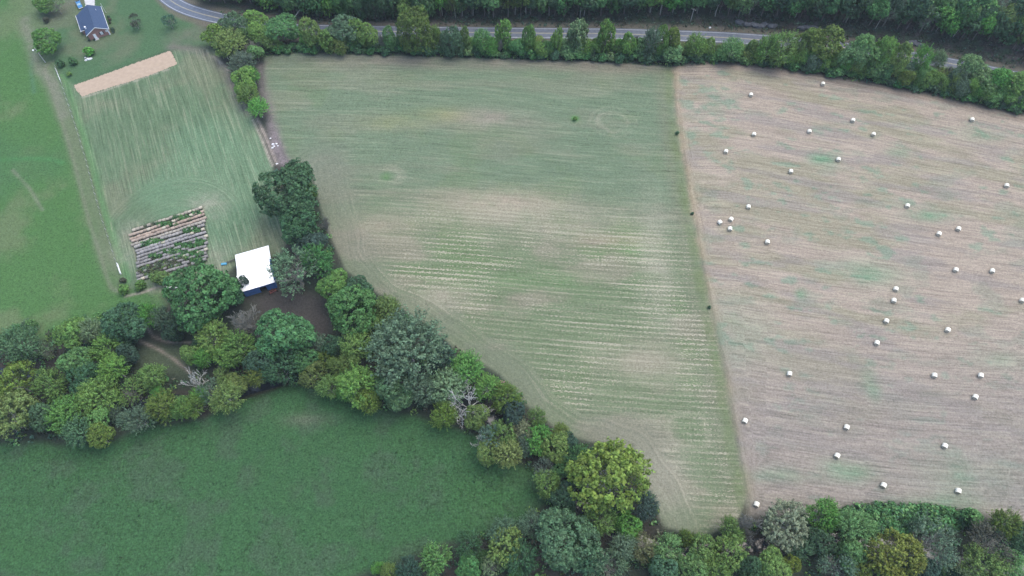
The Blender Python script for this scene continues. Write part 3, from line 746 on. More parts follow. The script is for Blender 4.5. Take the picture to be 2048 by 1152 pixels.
BELT = [  # px, py, radius px, kind, colour, zone, height
 (37, 693, 42, 'F', 'blue'), (96, 702, 16, 'S', 'pale'), (145, 665, 33, 'B', 'olive'), (180, 663, 26, 'F', 'pale'), (245, 650, 46, 'B', 'dark'), (298, 633, 25, 'F', 'bright'),
 (337, 640, 26, 'F', 'grey'), (160, 728, 35, 'B', 'mid'), (215, 702, 30, 'F', 'light'), (256, 708, 24, 'B', 'dim'), (230, 737, 30, 'F', 'light'), (105, 768, 32, 'F', 'light'), (165, 756, 30, 'B', 'dark'),
 (32, 765, 38, 'Y', 'yellow'), (26, 832, 46, 'Y', 'olive'), (195, 790, 40, 'F', 'light'), (257, 783, 28, 'S', 'olive'), (303, 755, 28, 'F', 'olive'), (314, 787, 16, 'F', 'bright'), (88, 832, 32, 'B', 'blue'),
 (135, 834, 36, 'F', 'bright'), (160, 862, 30, 'F', 'blue'), (200, 842, 26, 'B', 'mid'), (197, 872, 27, 'B', 'yellow'), (276, 838, 30, 'F', 'grey'), (325, 815, 32, 'F', 'yellow'), (362, 815, 24, 'F', 'light'), (387, 815, 24, 'F', 'yellow'),
 (397, 790, 18, 'F', 'bright'), (386, 757, 22, 'D', 'grey'), (420, 778, 28, 'S', 'grey'), (457, 795, 34, 'F', 'olive'), (470, 765, 25, 'B', 'olive'), (380, 710, 22, 'B', 'olive'), (425, 675, 34, 'F', 'olive'), (408, 718, 20, 'F', 'bright'),
 (455, 715, 26, 'Y', 'light'), (480, 700, 34, 'F', 'light'), (492, 640, 38, 'T', 'grey'), (527, 722, 32, 'B', 'dim'), (562, 735, 38, 'F', 'dark'), (512, 749, 24, 'F', 'yellow'), (612, 718, 30, 'B', 'green'), (636, 690, 20, 'F', 'grey'),
 (668, 692, 23, 'B', 'dark'), (712, 695, 32, 'F', 'light'), (648, 716, 17, 'Y', 'yellow'), (672, 728, 22, 'F', 'olive'), (699, 722, 26, 'F', 'olive'), (625, 752, 26, 'Y', 'olive'), (660, 775, 25, 'F', 'olive'), (720, 775, 42, 'F', 'light'),
 (738, 805, 26, 'F', 'yellow'), (688, 787, 16, 'F', 'bright'), (758, 785, 16, 'F', 'bright'), (795, 785, 42, 'B', 'blue'), (815, 695, 74, 'F', 'grey'), (670, 578, 37, 'B', 'light'), (710, 622, 48, 'B', 'green'), (718, 585, 32, 'B', 'dark'),
 (772, 622, 28, 'F', 'olive'), (748, 655, 22, 'F', 'olive'), (850, 782, 32, 'F', 'grey'), (886, 716, 26, 'F', 'dim'), (895, 775, 40, 'F', 'pale'), (886, 830, 28, 'F', 'yellow'), (935, 737, 34, 'F', 'bright'), (976, 775, 28, 'F', 'light'), 
 (936, 795, 34, 'D', 'grey'), (922, 832, 14, 'D', 'grey'), (1001, 769, 9, 'U', 'pink'), (1012, 797, 29, 'F', 'yellow'), (952, 832, 26, 'B', 'olive'), (1028, 825, 28, 'B', 'dim'), (1075, 838, 20, 'F', 'olive'), (985, 880, 30, 'S', 'grey'), (965, 880, 14, 'D', 'grey'), (1008, 872, 30, 'Y', 'olive'),
 (1037, 860, 28, 'F', 'tan'), (1077, 875, 30, 'Y', 'bright'), (975, 905, 24, 'B', 'olive'), (1017, 908, 30, 'F', 'olive'), (1045, 890, 22, 'F', 'grey'), (1122, 869, 20, 'F', 'yellow'), (1110, 895, 32, 'B', 'olive'), (1138, 890, 25, 'B', 'dim'), (1088, 942, 26, 'S', 'grey'), (1093, 968, 27, 'F', 'olive'),
 (1120, 938, 18, 'B', 'mid'), (1212, 962, 76, 'Y', 'yellow'), (1155, 915, 30, 'F', 'green'), (1130, 998, 32, 'B', 'dark'), (1130, 1075, 60, 'B', 'blue'), (1062, 1052, 27, 'F', 'grey'), (1008, 1066, 30, 'F', 'grey'), (1010, 1092, 36, 'Y', 'olive'), (938, 1092, 28, 'F', 'dark'),
 (872, 1115, 32, 'F', 'mid'), (935, 1132, 28, 'B', 'green'), (984, 1135, 24, 'S', 'pale'), (1040, 1122, 36, 'F', 'dark'), (1030, 1152, 18, 'F', 'bright'), (815, 1140, 28, 'F', 'dim'), (755, 1136, 13, 'F', 'bright'), (780, 1145, 18, 'F', 'olive'),
 (1195, 1040, 34, 'F', 'olive'), (1258, 1052, 30, 'B', 'bright'), (1292, 1012, 27, 'F', 'dim'), (1282, 1098, 28, 'F', 'tan'), (1335, 1095, 32, 'F', 'mid'), (1375, 1075, 18, 'F', 'yellow'), (1405, 1100, 34, 'Y', 'olive'), (1465, 1060, 26, 'F', 'olive'), (1460, 1108, 36, 'Y', 'olive'),
 (1502, 1052, 30, 'T', 'grey'), (1568, 1048, 46, 'Y', 'cream'), (1182, 1118, 32, 'F', 'blue'), (1215, 1130, 38, 'S', 'grey'), (1245, 1095, 28, 'F', 'grey'), (1330, 1142, 30, 'B', 'blue'), (1385, 1132, 34, 'B', 'mid'), (1432, 1142, 30, 'F', 'olive'), (1540, 1130, 36, 'B', 'olive'), (1500, 1135, 30, 'B', 'dark'),
 (1645, 1032, 34, 'F', 'bright'), (1712, 1060, 42, 'F', 'mid'), (1790, 1108, 52, 'Y', 'gold'), (1580, 1128, 20, 'Y', 'gold'), (1600, 1098, 25, 'F', 'blue'), (1640, 1085, 30, 'B', 'dark'), (1700, 1108, 32, 'B', 'mid'), (1672, 1132, 34, 'S', 'grey'), (1718, 1140, 22, 'Y', 'yellow'),
 (1865, 1085, 52, 'S', 'grey'), (1980, 1088, 42, 'S', 'brown'), (2010, 1045, 30, 'F', 'yellow'), (1965, 1132, 40, 'F', 'olive'), (2025, 1128, 34, 'F', 'mid'), (1928, 1146, 24, 'S', 'pale'), (2046, 1080, 30, 'B', 'dark'), (1840, 1140, 30, 'B', 'dim'),
 (410, 590, 72, 'B', 'green'), (575, 667, 56, 'B', 'green'), (580, 388, 60, 'B', 'dark'), (598, 452, 42, 'B', 'dark'), (626, 490, 30, 'B', 'dim'), (590, 545, 50, 'S', 'grey'), (640, 520, 32, 'F', 'green'), (646, 442, 14, 'T', 'grey'), (487, 566, 13, 'B', 'dim'), (465, 590, 26, 'B', 'dark'), (345, 660, 22, 'B', 'dim'),
]
SPECIAL = {(410, 590): 'largest deep green round tree, left of the white roofed barn', (575, 667): 'deep green round tree standing alone below the dark barnyard', (580, 388): 'big dark green round tree at the field corner above the barn', (1212, 962): 'huge yellow green spreading tree between dark meadow and mown field',
 (815, 695): 'widest grey green tree, in the creek belt beside the mown field', (936, 795): 'larger bare white dead tree with forked limbs over the creek', (1790, 1108): 'golden yellow tree at the bottom edge of the right hand woods', (1568, 1048): 'cream tipped tree at the lower end of the stubble field',
 (492, 640): 'leafless grey tree just below the white roofed barn', (1502, 1052): 'leafless grey tree below the bale nearest the bottom woods', (590, 545): 'grey twiggy tree touching the right side of the white barn', (710, 622): 'deep green tufted tree right of the bare dark barnyard', (670, 578): 'light green tufted tree at the upper right of the barnyard',
 (487, 566): 'small dark conical tree over the lower left barn roof corner', (1001, 769): 'small pinkish bush on the mown field edge by an olive tree', (1130, 1075): 'large blue green tufted tree at the bottom of the meadow corner', (795, 785): 'round blue green tree bulging into the dark meadow', (598, 452): 'dark green tree just below the big round tree above the barn'}
def zone_of(x, y):
    if y < 560 and x < 700: return 'by the barn'
    if x < 345: return 'in the far left belt'
    if x < 650: return 'in the belt below the barn'
    if x < 880 and y < 900: return 'in the belt above the dark meadow'
    if y < 985: return 'beside the mown field corner'
    if x < 1350: return 'in the woods below the meadow'
    return 'in the woods below the stubble field'
for t in BELT:
    mtree(t[0], t[1], t[2], t[3], t[4], zone_of(t[0], t[1]), label=SPECIAL.get((t[0], t[1])), group='trees of the creek belt', cat='bush' if t[3] == 'U' else 'tree')

for i, (x_, y_) in enumerate(in_poly(FLOOR, 70, 31)):                  # understorey shrubs closing the gaps
    if seg_dist(np.array([x_]), np.array([y_]), CREEK)[0][0] < 3.5 or inside(np.array([x_]), np.array([y_]), P_CLEAR)[0] or inside(np.array([x_]), np.array([y_]), P_BARNYARD)[0]: continue
    r_ = random.uniform(1.6, 3.0)
    plant(random.choice('FUF'), random.choice(['dark', 'mid', 'olive', 'grey', 'green', 'light', 'dim']), x_, y_, float(terrain(x_, y_)), r_, r_ * 1.3 + random.uniform(1, 4), '', 'understorey_shrub', 'shrub', 'shrub half hidden between the trees of the creek woods', 'understorey shrubs in the creek woods', low=.06)

# hedgerow between plot and mown field, and the farmyard trees
for x, y, r, k, c in [(433, 70, 25, 'B', 'light'), (470, 50, 28, 'B', 'blue'), (508, 42, 26, 'B', 'light'), (522, 72, 24, 'F', 'light'), (562, 60, 36, 'B', 'green'), (462, 88, 32, 'F', 'olive'), (500, 92, 26, 'T', 'grey'), (512, 106, 17, 'B', 'mid'), (490, 72, 16, 'F', 'mid'), (540, 85, 18, 'F', 'olive'),
                      (485, 128, 27, 'F', 'grey'), (488, 163, 27, 'B', 'light'), (505, 152, 18, 'F', 'bright'), (498, 190, 22, 'F', 'olive'), (518, 218, 21, 'F', 'bright'), (448, 100, 20, 'F', 'olive')]:
    mtree(x, y, r, k, c, 'in the short hedgerow', hk=5 + r * .17, low=.08, group='trees of the short hedgerow')
for x, y, r, k, c, l in [(95, 84, 28, 'B', 'bright', 'round yellow green tree beside the lamp pole left of the house'), (88, 8, 24, 'B', 'light', 'round light green tree cut by the top edge left of the house'), (112, 12, 18, 'S', 'pale', 'sparse pale tree with a white trunk near the top left'),
                         (270, 43, 14, 'S', 'brown', 'small round half bare tree on the lawn right of the house'), (338, 42, 15, 'S', 'dim', 'dark round thin tree on the lawn near the road bend')]:
    mtree(x, y, r, k, c, 'yard', label=l, hk=4 + r * .18, low=.12, group='trees round the brick house')
for x, y, r, c, l in [(175, 104, 11, 'bright', 'bright green bush beside the white stones below the house'), (144, 122, 9, 'green', 'dark green bush left of the white stones'), (119, 127, 9, 'dark', 'dark bush beside the white fence below the lamp pole'), (138, 148, 5, 'olive', 'tiny yellowish bush left of the bare soil bed'),
                      (92, 40, 7, 'brown', 'small brown bush near the top left track'), (318, 556, 18, 'olive', 'largest olive bush below the rows of old bales'), (281, 570, 12, 'light', 'middle yellow green bush below the old bale rows'), (250, 577, 12, 'light', 'leftmost light green bush beside the white gate'), (246, 560, 6, 'brown', 'small reddish bush at the end of the white gate'),
                      (1150, 237, 4.5, 'light', 'tiny bright green bush alone in the upper mown field'), (1355, 266, 4, 'dark', 'uppermost tiny dark bush on the strip between the two fields'), (1385, 427, 3.4, 'dark', 'middle tiny dark bush on the strip between the two fields'), (1419, 614, 3.4, 'dark', 'lowest tiny dark bush on the strip between the two fields'),
                      ]:
    mtree(x, y, r, 'U', c, '', label=l, name='bush', cat='bush', group='lone bushes')

# roadside hedgerow, seen from its field side
HEDGE = [(625, 25, 100, 20, 'olive'), (655, 55, 105, 12, 'olive'), (690, 32, 100, 30, 'blue'), (712, 40, 100, 20, 'light'), (676, 75, 112, 16, 'olive'), (735, 43, 107, 20, 'yellow'), (778, 52, 105, 12, 'mid'), (832, 3, 110, 32, 'yellow'), (872, 50, 98, 10, 'gold'), (905, 45, 112, 18, 'blue'), (930, 52, 108, 11, 'tan'),
 (965, 50, 110, 18, 'mid'), (985, 72, 112, 12, 'green'), (1010, 42, 110, 15, 'tan'), (1035, 70, 112, 15, 'mid'), (1058, 43, 112, 12, 'yellow'), (1085, 78, 114, 16, 'dark'), (1115, 52, 113, 11, 'tan'), (1152, 38, 112, 22, 'pale'), (1140, 76, 116, 22, 'mid'), (1168, 75, 116, 16, 'green'), (1190, 80, 116, 12, 'dark'), (1212, 40, 118, 17, 'yellow'), (1238, 74, 110, 10, 'bright'), (1255, 58, 118, 15, 'green'),
 (1280, 78, 120, 14, 'mid'), (1302, 48, 120, 15, 'grey'), (1322, 48, 118, 15, 'olive'), (1345, 45, 112, 14, 'tan'), (1346, 84, 130, 19, 'mid'), (1390, 62, 120, 20, 'yellow'), (1418, 74, 122, 14, 'green'), (1440, 95, 126, 12, 'dim'), (1462, 70, 126, 18, 'mid'), (1474, 98, 120, 9, 'yellow'), (1505, 98, 130, 17, 'olive'), (1532, 62, 132, 18, 'green'), (1560, 62, 136, 24, 'olive'),
 (1596, 76, 130, 12, 'olive'), (1625, 55, 132, 22, 'yellow'), (1656, 50, 138, 34, 'yellow'), (1700, 80, 148, 22, 'mid'), (1722, 66, 152, 26, 'mid'), (1768, 68, 152, 22, 'light'), (1757, 108, 162, 26, 'green'), (1797, 82, 160, 18, 'olive'), (1815, 122, 160, 14, 'grey'), (1842, 92, 155, 15, 'bright'), (1874, 102, 150, 13, 'pale'), (1850, 132, 172, 22, 'mid'), (1886, 140, 172, 20, 'olive'),
 (1935, 104, 178, 26, 'mid'), (1912, 132, 186, 20, 'grey'), (1962, 134, 192, 24, 'mid'), (1990, 126, 200, 26, 'green'), (2024, 132, 208, 26, 'olive'), (2044, 175, 218, 22, 'bright'), (1990, 165, 212, 20, 'dark')]
for x, yt, yb, hw, c in HEDGE:
    if c in ('yellow', 'tan', 'gold') and x not in (832, 1656, 1625): c = random.choice(['light', 'yellow', 'light', 'olive'])
    if c in ('dark', 'dim', 'blue', 'green') and x > 940: c = random.choice(['mid', 'light', 'light', 'bright'])
    hw *= 1.18; d = yb - yt + 5; yb += 3; yt -= 2; r = hw / pxm((yt + yb) / 2); h = max(3.5, (d - 0.75 * hw) * (.235 if x < 1520 else .25))
    p = G(x, (yt + yb) / 2, h * .52)
    plant(random.choice('FBHFB') if hw < 30 else 'B', c, p[0], p[1] + random.uniform(-1.5, 1.5), 0, r * random.uniform(.9, 1.1), h, 'in the roadside hedgerow', 'hedgerow_tree', group='trees of the roadside hedgerow', low=.05, px=x)
for x, yt, yb, hw in ((645, 62, 98, 8), (760, 48, 100, 9), (885, 45, 98, 8), (1000, 60, 110, 7), (1090, 66, 104, 9), (1272, 55, 95, 8), (1815, 95, 150, 9), (1900, 118, 160, 9)):
    h = (yb - yt) * .25; p = G(x, (yt + yb) / 2, h / 2)
    plant('T', 'grey', p[0], p[1], 0, hw / pxm(yb), h, 'in the roadside hedgerow', 'leafless_tree', group='trees of the roadside hedgerow', px=x)
BASE = [(520, 108), (600, 103), (660, 106), (800, 108), (1000, 115), (1200, 120), (1330, 125), (1346, 130), (1365, 125), (1450, 124), (1550, 134), (1650, 150), (1750, 165), (1850, 186), (1950, 206), (2048, 228)]
bxs = [b[0] for b in BASE]; bys = [b[1] for b in BASE]
x = 610.0
while x < 2060:                                                        # lower trees closing the row
    yb = np.interp(x, bxs, bys); r = random.uniform(2.3, 3.6); h = random.uniform(3.8, 6.8) + (2.5 if x > 1500 else 0)
    p = G(x, yb - random.uniform(19, 30), h * .5)
    plant(random.choice('FB'), random.choice(['mid', 'light', 'light', 'green', 'olive', 'light', 'yellow', 'bright', 'mid', 'grey']), p[0], p[1], 0, r, h, 'in the roadside hedgerow', 'hedgerow_tree', group='trees of the roadside hedgerow', low=.04, px=x)
    x += r * 5.4 * random.uniform(.7, 1.2)
x = 545.0
while x < 2050:
    y = np.interp(x, bxs, bys) - random.uniform(4, 13); r = random.uniform(1.5, 2.7)
    p = G(x, y, r * .6)
    plant('U', random.choice(['dark', 'green', 'green', 'dark', 'mid', 'blue']), p[0], p[1], 0, r, r * random.uniform(1.1, 1.7), '', 'bush', 'bush', 'low dark green bush at the field edge under the roadside hedgerow', 'bushes under the roadside hedgerow', low=.02)
    x += r * 4.6 * random.uniform(.75, 1.15)

# wooded hillside above the road
FRONT = [(430, 2), (520, 10), (600, 24), (700, 34), (800, 36), (900, 33), (1000, 32), (1100, 33), (1200, 30), (1300, 22), (1420, 28), (1500, 32), (1600, 36), (1700, 44), (1760, 52), (1870, 66), (1950, 80), (2060, 100)]
fxs = [f[0] for f in FRONT]; fys = [f[1] for f in FRONT]
def hill_tree(x, y, r, h, c, low, front):
    q = GT(x, y)
    plant(random.choice('HHB') if c != 'grey' else 'S', c, q[0], q[1], q[2] - .1, r, h, 'along the hillside wood edge' if front else 'higher in the hillside wood', 'hillside_tree', group='trees of the wooded hillside', low=low, px=x)
for rown in range(3):
    x = 420.0 + rown * 17
    while x < 2120:
        y = np.interp(x, fxs, fys) - rown * 15 + random.uniform(-3, 3)
        if y < -22: x += 30; continue
        left = x < 880
        c = random.choice(['dark', 'green', 'green', 'dark', 'mid', 'dark', 'green', 'olive', 'grey' if x > 1450 else 'mid', 'bright' if rown == 0 else 'mid'])
        r = random.uniform(3.4, 5.4); hill_tree(x, y, r, random.uniform(11, 16), c, .08 if left else random.uniform(.15, .34), rown == 0)
        x += r * 5.2 * random.uniform(.8, 1.2)
for x, y in ((862, 30), (868, 28), (885, 31), (911, 38), (925, 32), (946, 31), (978, 28), (1030, 29), (1052, 28), (1098, 32), (1130, 30), (1160, 35), (1168, 31), (1300, 25), (1320, 30), (1345, 27), (1430, 33), (1590, 36), (1692, 44), (1750, 58), (1770, 46), (1872, 62), (1906, 74)):
    q = GT(x, y); h = random.uniform(5, 8)
    mb = MB(); mb.tube([(0, 0, -.2), (random.uniform(-.2, .2), random.uniform(-.2, .2), h * .5), (random.uniform(-.5, .5), random.uniform(-.3, .3), h)], [.17, .14, .08], 6)
    for k in range(4):
        a = random.uniform(0, 6.28); z0 = h * random.uniform(.55, .95); mb.tube([(0, 0, z0), (math.cos(a) * .9, math.sin(a) * .9, z0 + .9)], [.06, .03], 4)
    o = mb.build('bare_trunk', M_PALEBARK, loc=q)
    tag(o, None, 'tree', 'pale bare trunks at the wood edge'); PENDING.append((o, 'pale', 'trunk', 'at the foot of the hillside wood', x))

for root, col, kind, zone, px in PENDING: root['_k'] = 0
groups = {}
for it in PENDING: groups.setdefault((it[1], it[2] if it[2] in 'BFYSDTH' else it[2], it[3]), []).append(it)
for (col, kind, zone), its in groups.items():
    its.sort(key=lambda t: t[4])
    for i, it in enumerate(its):
        base = 'slim pale bare trunk' if kind == 'trunk' else (KIND[kind] if kind in 'DT' else WORD[col] + ' ' + KIND[kind])
        l = base + ' ' + zone if len(its) == 1 else f'{base}, {ORD[i]} from left {zone}'
        it[0]['label'] = l
        del it[0]['_k']

# ------------------------------------------------------------------ undergrowth, weeds
def clumps(name, spots, mat=M_WEED):
    """spots: x, y, z, radius, height, colour -> one leafy mass"""
    r = np.random.default_rng(77); P_, N_v, T_, Cc, Sz = [], [], [], [], []
    for (x, y, z, rad, hh, c, n) in spots:
        d = sphere_pts(n, r, .5); q = d * np.array([rad, rad, hh]) * (0.6 + .5 * r.random((n, 1)))
        q[:, 2] = np.abs(q[:, 2]); P_.append(q + [x, y, z]); N_v.append(d + r.normal(size=(n, 3)) * .5); t = r.random()
        T_.append(np.clip(.5 + (t - .5) * .7 + r.normal(size=n) * .2, 0, 1)); Cc.append(np.tile(np.array(c) * (1 + .15 * r.normal()), (n, 1))); Sz.append(np.full(n, rad * .42))
    P_ = np.concatenate(P_); V_, Q_ = quads_at(P_, np.concatenate(N_v), np.concatenate(Sz), r)
    me = mesh_np(name, V_, Q_, mat); t = np.concatenate(T_)
    fattr(me, 'tint', np.repeat(t, 4)); fattr(me, 'hue', np.repeat(r.random(len(t)), 4))
    cc = np.clip(np.concatenate(Cc), .01, .6); fattr(me, 'col', np.repeat(np.concatenate([cc, np.ones((len(cc), 1))], 1), 4, axis=0), 'FLOAT_COLOR')
    return tag(link(bpy.data.objects.new(name, me)), kind='stuff')
spots = []
for x_, y_ in in_poly(FLOOR, 2300, 5):
    cd_ = seg_dist(np.array([x_]), np.array([y_]), CREEK)[0][0]
    if cd_ < 2.6 or (-90 < x_ < -55 and 92 < y_ < 112): continue
    rad = random.uniform(.6, 1.5); spots.append((x_, y_, float(terrain(x_, y_)) - .1, rad, rad * random.uniform(.7, 1.3), PAL[random.choice(['dark', 'dark', 'dim', 'green', 'olive', 'mid', 'brown'])], 16))
for i in range(1200):                                                  # bank above the road
    px = random.uniform(880, 2090); fy = np.interp(px, fxs, fys); ry_ = np.interp(px, [880, 1375, 1600, 1793, 1911, 2048], [50, 56, 72, 96, 116, 146])
    q = GT(px, random.uniform(fy - 10, ry_)); rad = random.uniform(.5, 1.2)
    spots.append((q[0], q[1], q[2] - .1, rad, rad * .8, PAL[random.choice(['dim', 'dark', 'brown', 'dim', 'brown', 'grey'])], 12))
for i in range(260):
    px = random.uniform(440, 900); q = GT(px, random.uniform(20, 46)); rad = random.uniform(.5, 1.1)
    spots.append((q[0], q[1], q[2] - .1, rad, rad * .7, PAL[random.choice(['dim', 'dark', 'brown'])], 12))
clumps('undergrowth', spots)
spots = []
for x_, y_ in in_poly(((1640, 1045), (1700, 1014), (1760, 1010), (1840, 1012), (1930, 1022), (1960, 1045), (1900, 1060), (1800, 1065), (1700, 1075)), 520, 8):
    rad = random.uniform(.7, 1.3); spots.append((x_, y_, .1, rad, rad * 1.3, PAL[random.choice(['dark', 'green', 'green', 'mid'])], 26))
clumps('vine_thicket', spots)
spots = []
for x_, y_ in in_poly(((-40, 900), (200, 900), (300, 860), (480, 800), (640, 785), (800, 840), (950, 880), (1085, 960), (1040, 1050), (800, 1120), (700, 1160), (-40, 1160)), 2600, 14):
    if fbm(np.array([x_ * .06]), np.array([y_ * .06]), 171, 3)[0] < random.uniform(.36, .6): continue
    rad = random.uniform(.25, .55); spots.append((x_, y_, float(terrain(x_, y_)) - .02, rad, rad * .6, random.choice([(.030, .078, .031), (.038, .094, .036), (.050, .090, .038), (.027, .068, .030)]), 7))
clumps('grass_tufts', spots)
spots = []
for x_, y_ in in_poly(((520, 116), (528, 104), (600, 98), (800, 98), (1000, 104), (1200, 108), (1346, 118), (1450, 112), (1550, 122), (1650, 136), (1750, 150), (1850, 168), (2060, 206), (2060, 230), (1950, 208), (1850, 188), (1750, 168), (1650, 152), (1550, 137), (1450, 127), (1346, 133), (1200, 122), (1000, 117), (800, 110), (600, 105)), 700, 9):
    rad = random.uniform(.5, 1.2); spots.append((x_, y_, -.1, rad, rad * 1.2, PAL[random.choice(['dark', 'green', 'dim', 'olive'])], 14))
clumps('hedge_weeds', spots)

# ------------------------------------------------------------------ hay bales
M_NET, N1, L1, B1 = nmat('net_wrap')
ob = N1.new('ShaderNodeTexCoord'); wv = N1.new('ShaderNodeTexNoise'); wv.inputs['Scale'].default_value = 5; L1.new(ob.outputs['Object'], wv.inputs[0])
cr_ = N1.new('ShaderNodeValToRGB'); cr_.color_ramp.elements[0].color = (.62, .60, .50, 1); cr_.color_ramp.elements[1].color = (.76, .73, .62, 1); cr_.color_ramp.elements[0].position = .3; cr_.color_ramp.elements[1].position = .65
L1.new(wv.outputs[0], cr_.inputs[0]); L1.new(cr_.outputs[0], B1.inputs['Base Color']); B1.inputs['Roughness'].default_value = .7
M_HAY = simple('hay', (.40, .36, .28), .95, .25, 6.0)
M_OLD, N1, L1, B1 = nmat('weathered_hay')
oi = N1.new('ShaderNodeObjectInfo'); ob = N1.new('ShaderNodeTexCoord'); nz = N1.new('ShaderNodeTexNoise'); nz.inputs['Scale'].default_value = 3.0; nz.inputs['Detail'].default_value = 6
L1.new(ob.outputs['Object'], nz.inputs[0]); mr = N1.new('ShaderNodeMapRange'); mr.inputs[1].default_value = .25; mr.inputs[2].default_value = .75; mr.inputs[3].default_value = .65; mr.inputs[4].default_value = 1.35
L1.new(nz.outputs[0], mr.inputs[0]); vs = N1.new('ShaderNodeVectorMath'); vs.operation = 'SCALE'; L1.new(oi.outputs['Color'], vs.inputs[0]); L1.new(mr.outputs[0], vs.inputs['Scale'])
L1.new(vs.outputs[0], B1.inputs['Base Color']); B1.inputs['Roughness'].default_value = .95

def drum(seed, rad, ln, sag=.1, n=18, rings=5, lump=.03, bevel=.12):
    """round bale lying along y, resting on z=0; returns side and end meshes' data"""
    r = random.Random(seed); prof = [(-.5, 1 - bevel * .6), (-.42, 1.0), (-.15, 1.015), (.15, 1.01), (.42, 1.0), (.5, 1 - bevel * .6)]
    V_, Fs = [], []
    for (t, k) in prof:
        for i in range(n):
            a = 2 * math.pi * i / n; q = rad * k * (1 + lump * r.uniform(-1, 1)); x_ = math.cos(a) * q * (1 + sag * .5); z_ = math.sin(a) * q
            z_ = rad + z_ * (1 - sag * .4); z_ = max(z_, .0 + .02 * r.random()) if z_ < rad * .12 else z_
            V_.append((x_, t * ln + r.uniform(-.02, .02), z_))
    for j in range(len(prof) - 1):
        for i in range(n): Fs.append((j * n + i, j * n + (i + 1) % n, (j + 1) * n + (i + 1) % n, (j + 1) * n + i))
    ends = [list(range(n))[::-1], [5 * n + i for i in range(n)]]
    return V_, Fs, ends
BALES = [(1502, 189), (1646, 167), (1706, 240), (1508, 268), (1619, 262), (1747, 268), (1944, 239), (1452, 302), (1677, 318), (1582, 342), (2013, 371), (1497, 413), (1815, 411), (1440, 444), (1462, 438), (1460, 457), (1535, 483), (1878, 467), (1917, 457), (1912, 539), (1985, 541), (1792, 577), (1788, 600), (2045, 600), (1773, 641), (1896, 659), (1754, 685), (1579, 747), (1869, 750), (1962, 750), (1951, 793), (1490, 841), (1693, 854), (1890, 891), (1674, 911), (1767, 970), (1917, 981), (1513, 1008)]
BL = ['upper left corner bale of the stubble field, below the hedgerow', 'topmost bale of the stubble field, closest to the hedgerow', 'bale above the second line, near the top middle of the field', 'bale directly below the upper left corner bale', 'bale below and left of the topmost middle bales, in the second line', 'bale right of centre in the second line from the top', 'bale high on the far right, just below the hedgerow', 'bale left of the second line, near the field boundary strip', 'bale beside the round green patch in the upper stubble field', 'bale below and left of the round green patch', 'bale at the right edge in the upper half of the field', 'bale above the cluster of three', 'bale alone in the upper right above a long green patch', 'leftmost tilted bale of the cluster of three', 'top right bale of the cluster of three', 'bottom bale of the cluster of three',
      'bale right of and below the cluster of three', 'left bale of the close pair right of the field centre', 'right bale of the close pair right of the field centre', 'left bale of the level pair below the close pair', 'right bale of the level pair near the right edge', 'upper bale of the vertical pair in the field centre', 'lower bale of the vertical pair in the field centre', 'bale cut by the right edge of the photo', 'bale just below the vertical pair in the field centre', 'bale right of the trailing column of centre bales', 'lowest bale of the trailing column in the field centre', 'bale alone in the lower left stubble by a small green patch', 'left bale of the level pair in the lower right', 'right bale of the level pair in the lower right', 'bale below the level pair at lower right', 'bale against the boundary strip in the lower left corner', 'bale alone left of centre in the lower stubble', 'bale alone at the right in the lower stubble',
      'bale above a green weed patch near the bottom', 'bale near the bottom woods, above the vine thicket', 'bottom right bale above the thicket', 'last bale at the bottom left next to the leafless tree']
TILT_ = {13: 42, 14: -20, 15: 5, 23: 0}
bm_side, bm_end, bm_wrap = [], [], []
for s_ in range(4):
    V_, Fs, ends = drum(s_, .72, 1.34, sag=.06, lump=.015)
    mb = MB(); mb.add(V_, Fs + [tuple(e) for e in ends], 0); bm_side.append(mb.mesh('hay_bale', M_HAY))
    mb = MB(); V2 = [(x_ * 1.02, y_ * .985, .01 + (z_ - .72) * 1.02 + .72) for x_, y_, z_ in V_]; mb.add(V2, Fs); bm_wrap.append(mb.mesh('net_wrap', M_NET))
for i, (px, py) in enumerate(BALES):
    p = G(px, py + .8, .7); rz = math.radians(TILT_.get(i, random.uniform(-6, 14))) - math.atan2(p[0], p[1]) * .55
    o = bpy.data.objects.new('hay_bale', bm_side[i % 4]); link(o); o.location = (p[0], p[1], float(terrain(p[0], p[1])) - .02); o.rotation_euler = (0, 0, rz)
    w_ = bpy.data.objects.new('net_wrap', bm_wrap[i % 4]); link(w_, o)
    tag(o, 'white wrapped ' + BL[i], 'hay bale', 'round bales on the stubble field')

# rows of old bales rotting in the plot
old_me = []
for s_ in range(6):
    V_, Fs, ends = drum(50 + s_, .55, 1.24, sag=.10, lump=.07, bevel=.28); mb = MB(); mb.add(V_, Fs + [tuple(e) for e in ends]); old_me.append(mb.mesh('old_bale', M_OLD))
    for pgn in old_me[-1].polygons: pgn.use_smooth = len(pgn.vertices) == 4
ROWS = [((267.8, 459.5), (401, 415.5)), ((261, 469.8), (403.7, 422.5)), ((263, 477.3), (405.6, 428.6)), ((266.4, 481), (409.4, 435.6)), ((265.5, 489), (407.5, 442.7)), ((272, 492.8), (405.6, 450)), ((274.4, 500.8), (405.6, 458.6)), ((277.2, 505.5), (408.4, 464.7))]
for k in range(1, 9): ROWS.append(((277 + (k % 3 - 1), 505.5 + 6.65 * k), (409 + (k % 2) * 3, 464.7 + 6.8 * k)))
COLR = [(.29, .265, .21), (.29, .235, .185), (.295, .23, .18), (.285, .23, .185), (.26, .24, .20), (.25, .24, .22), (.225, .22, .21), (.22, .215, .21)] + [(.19, .185, .175)] * 8
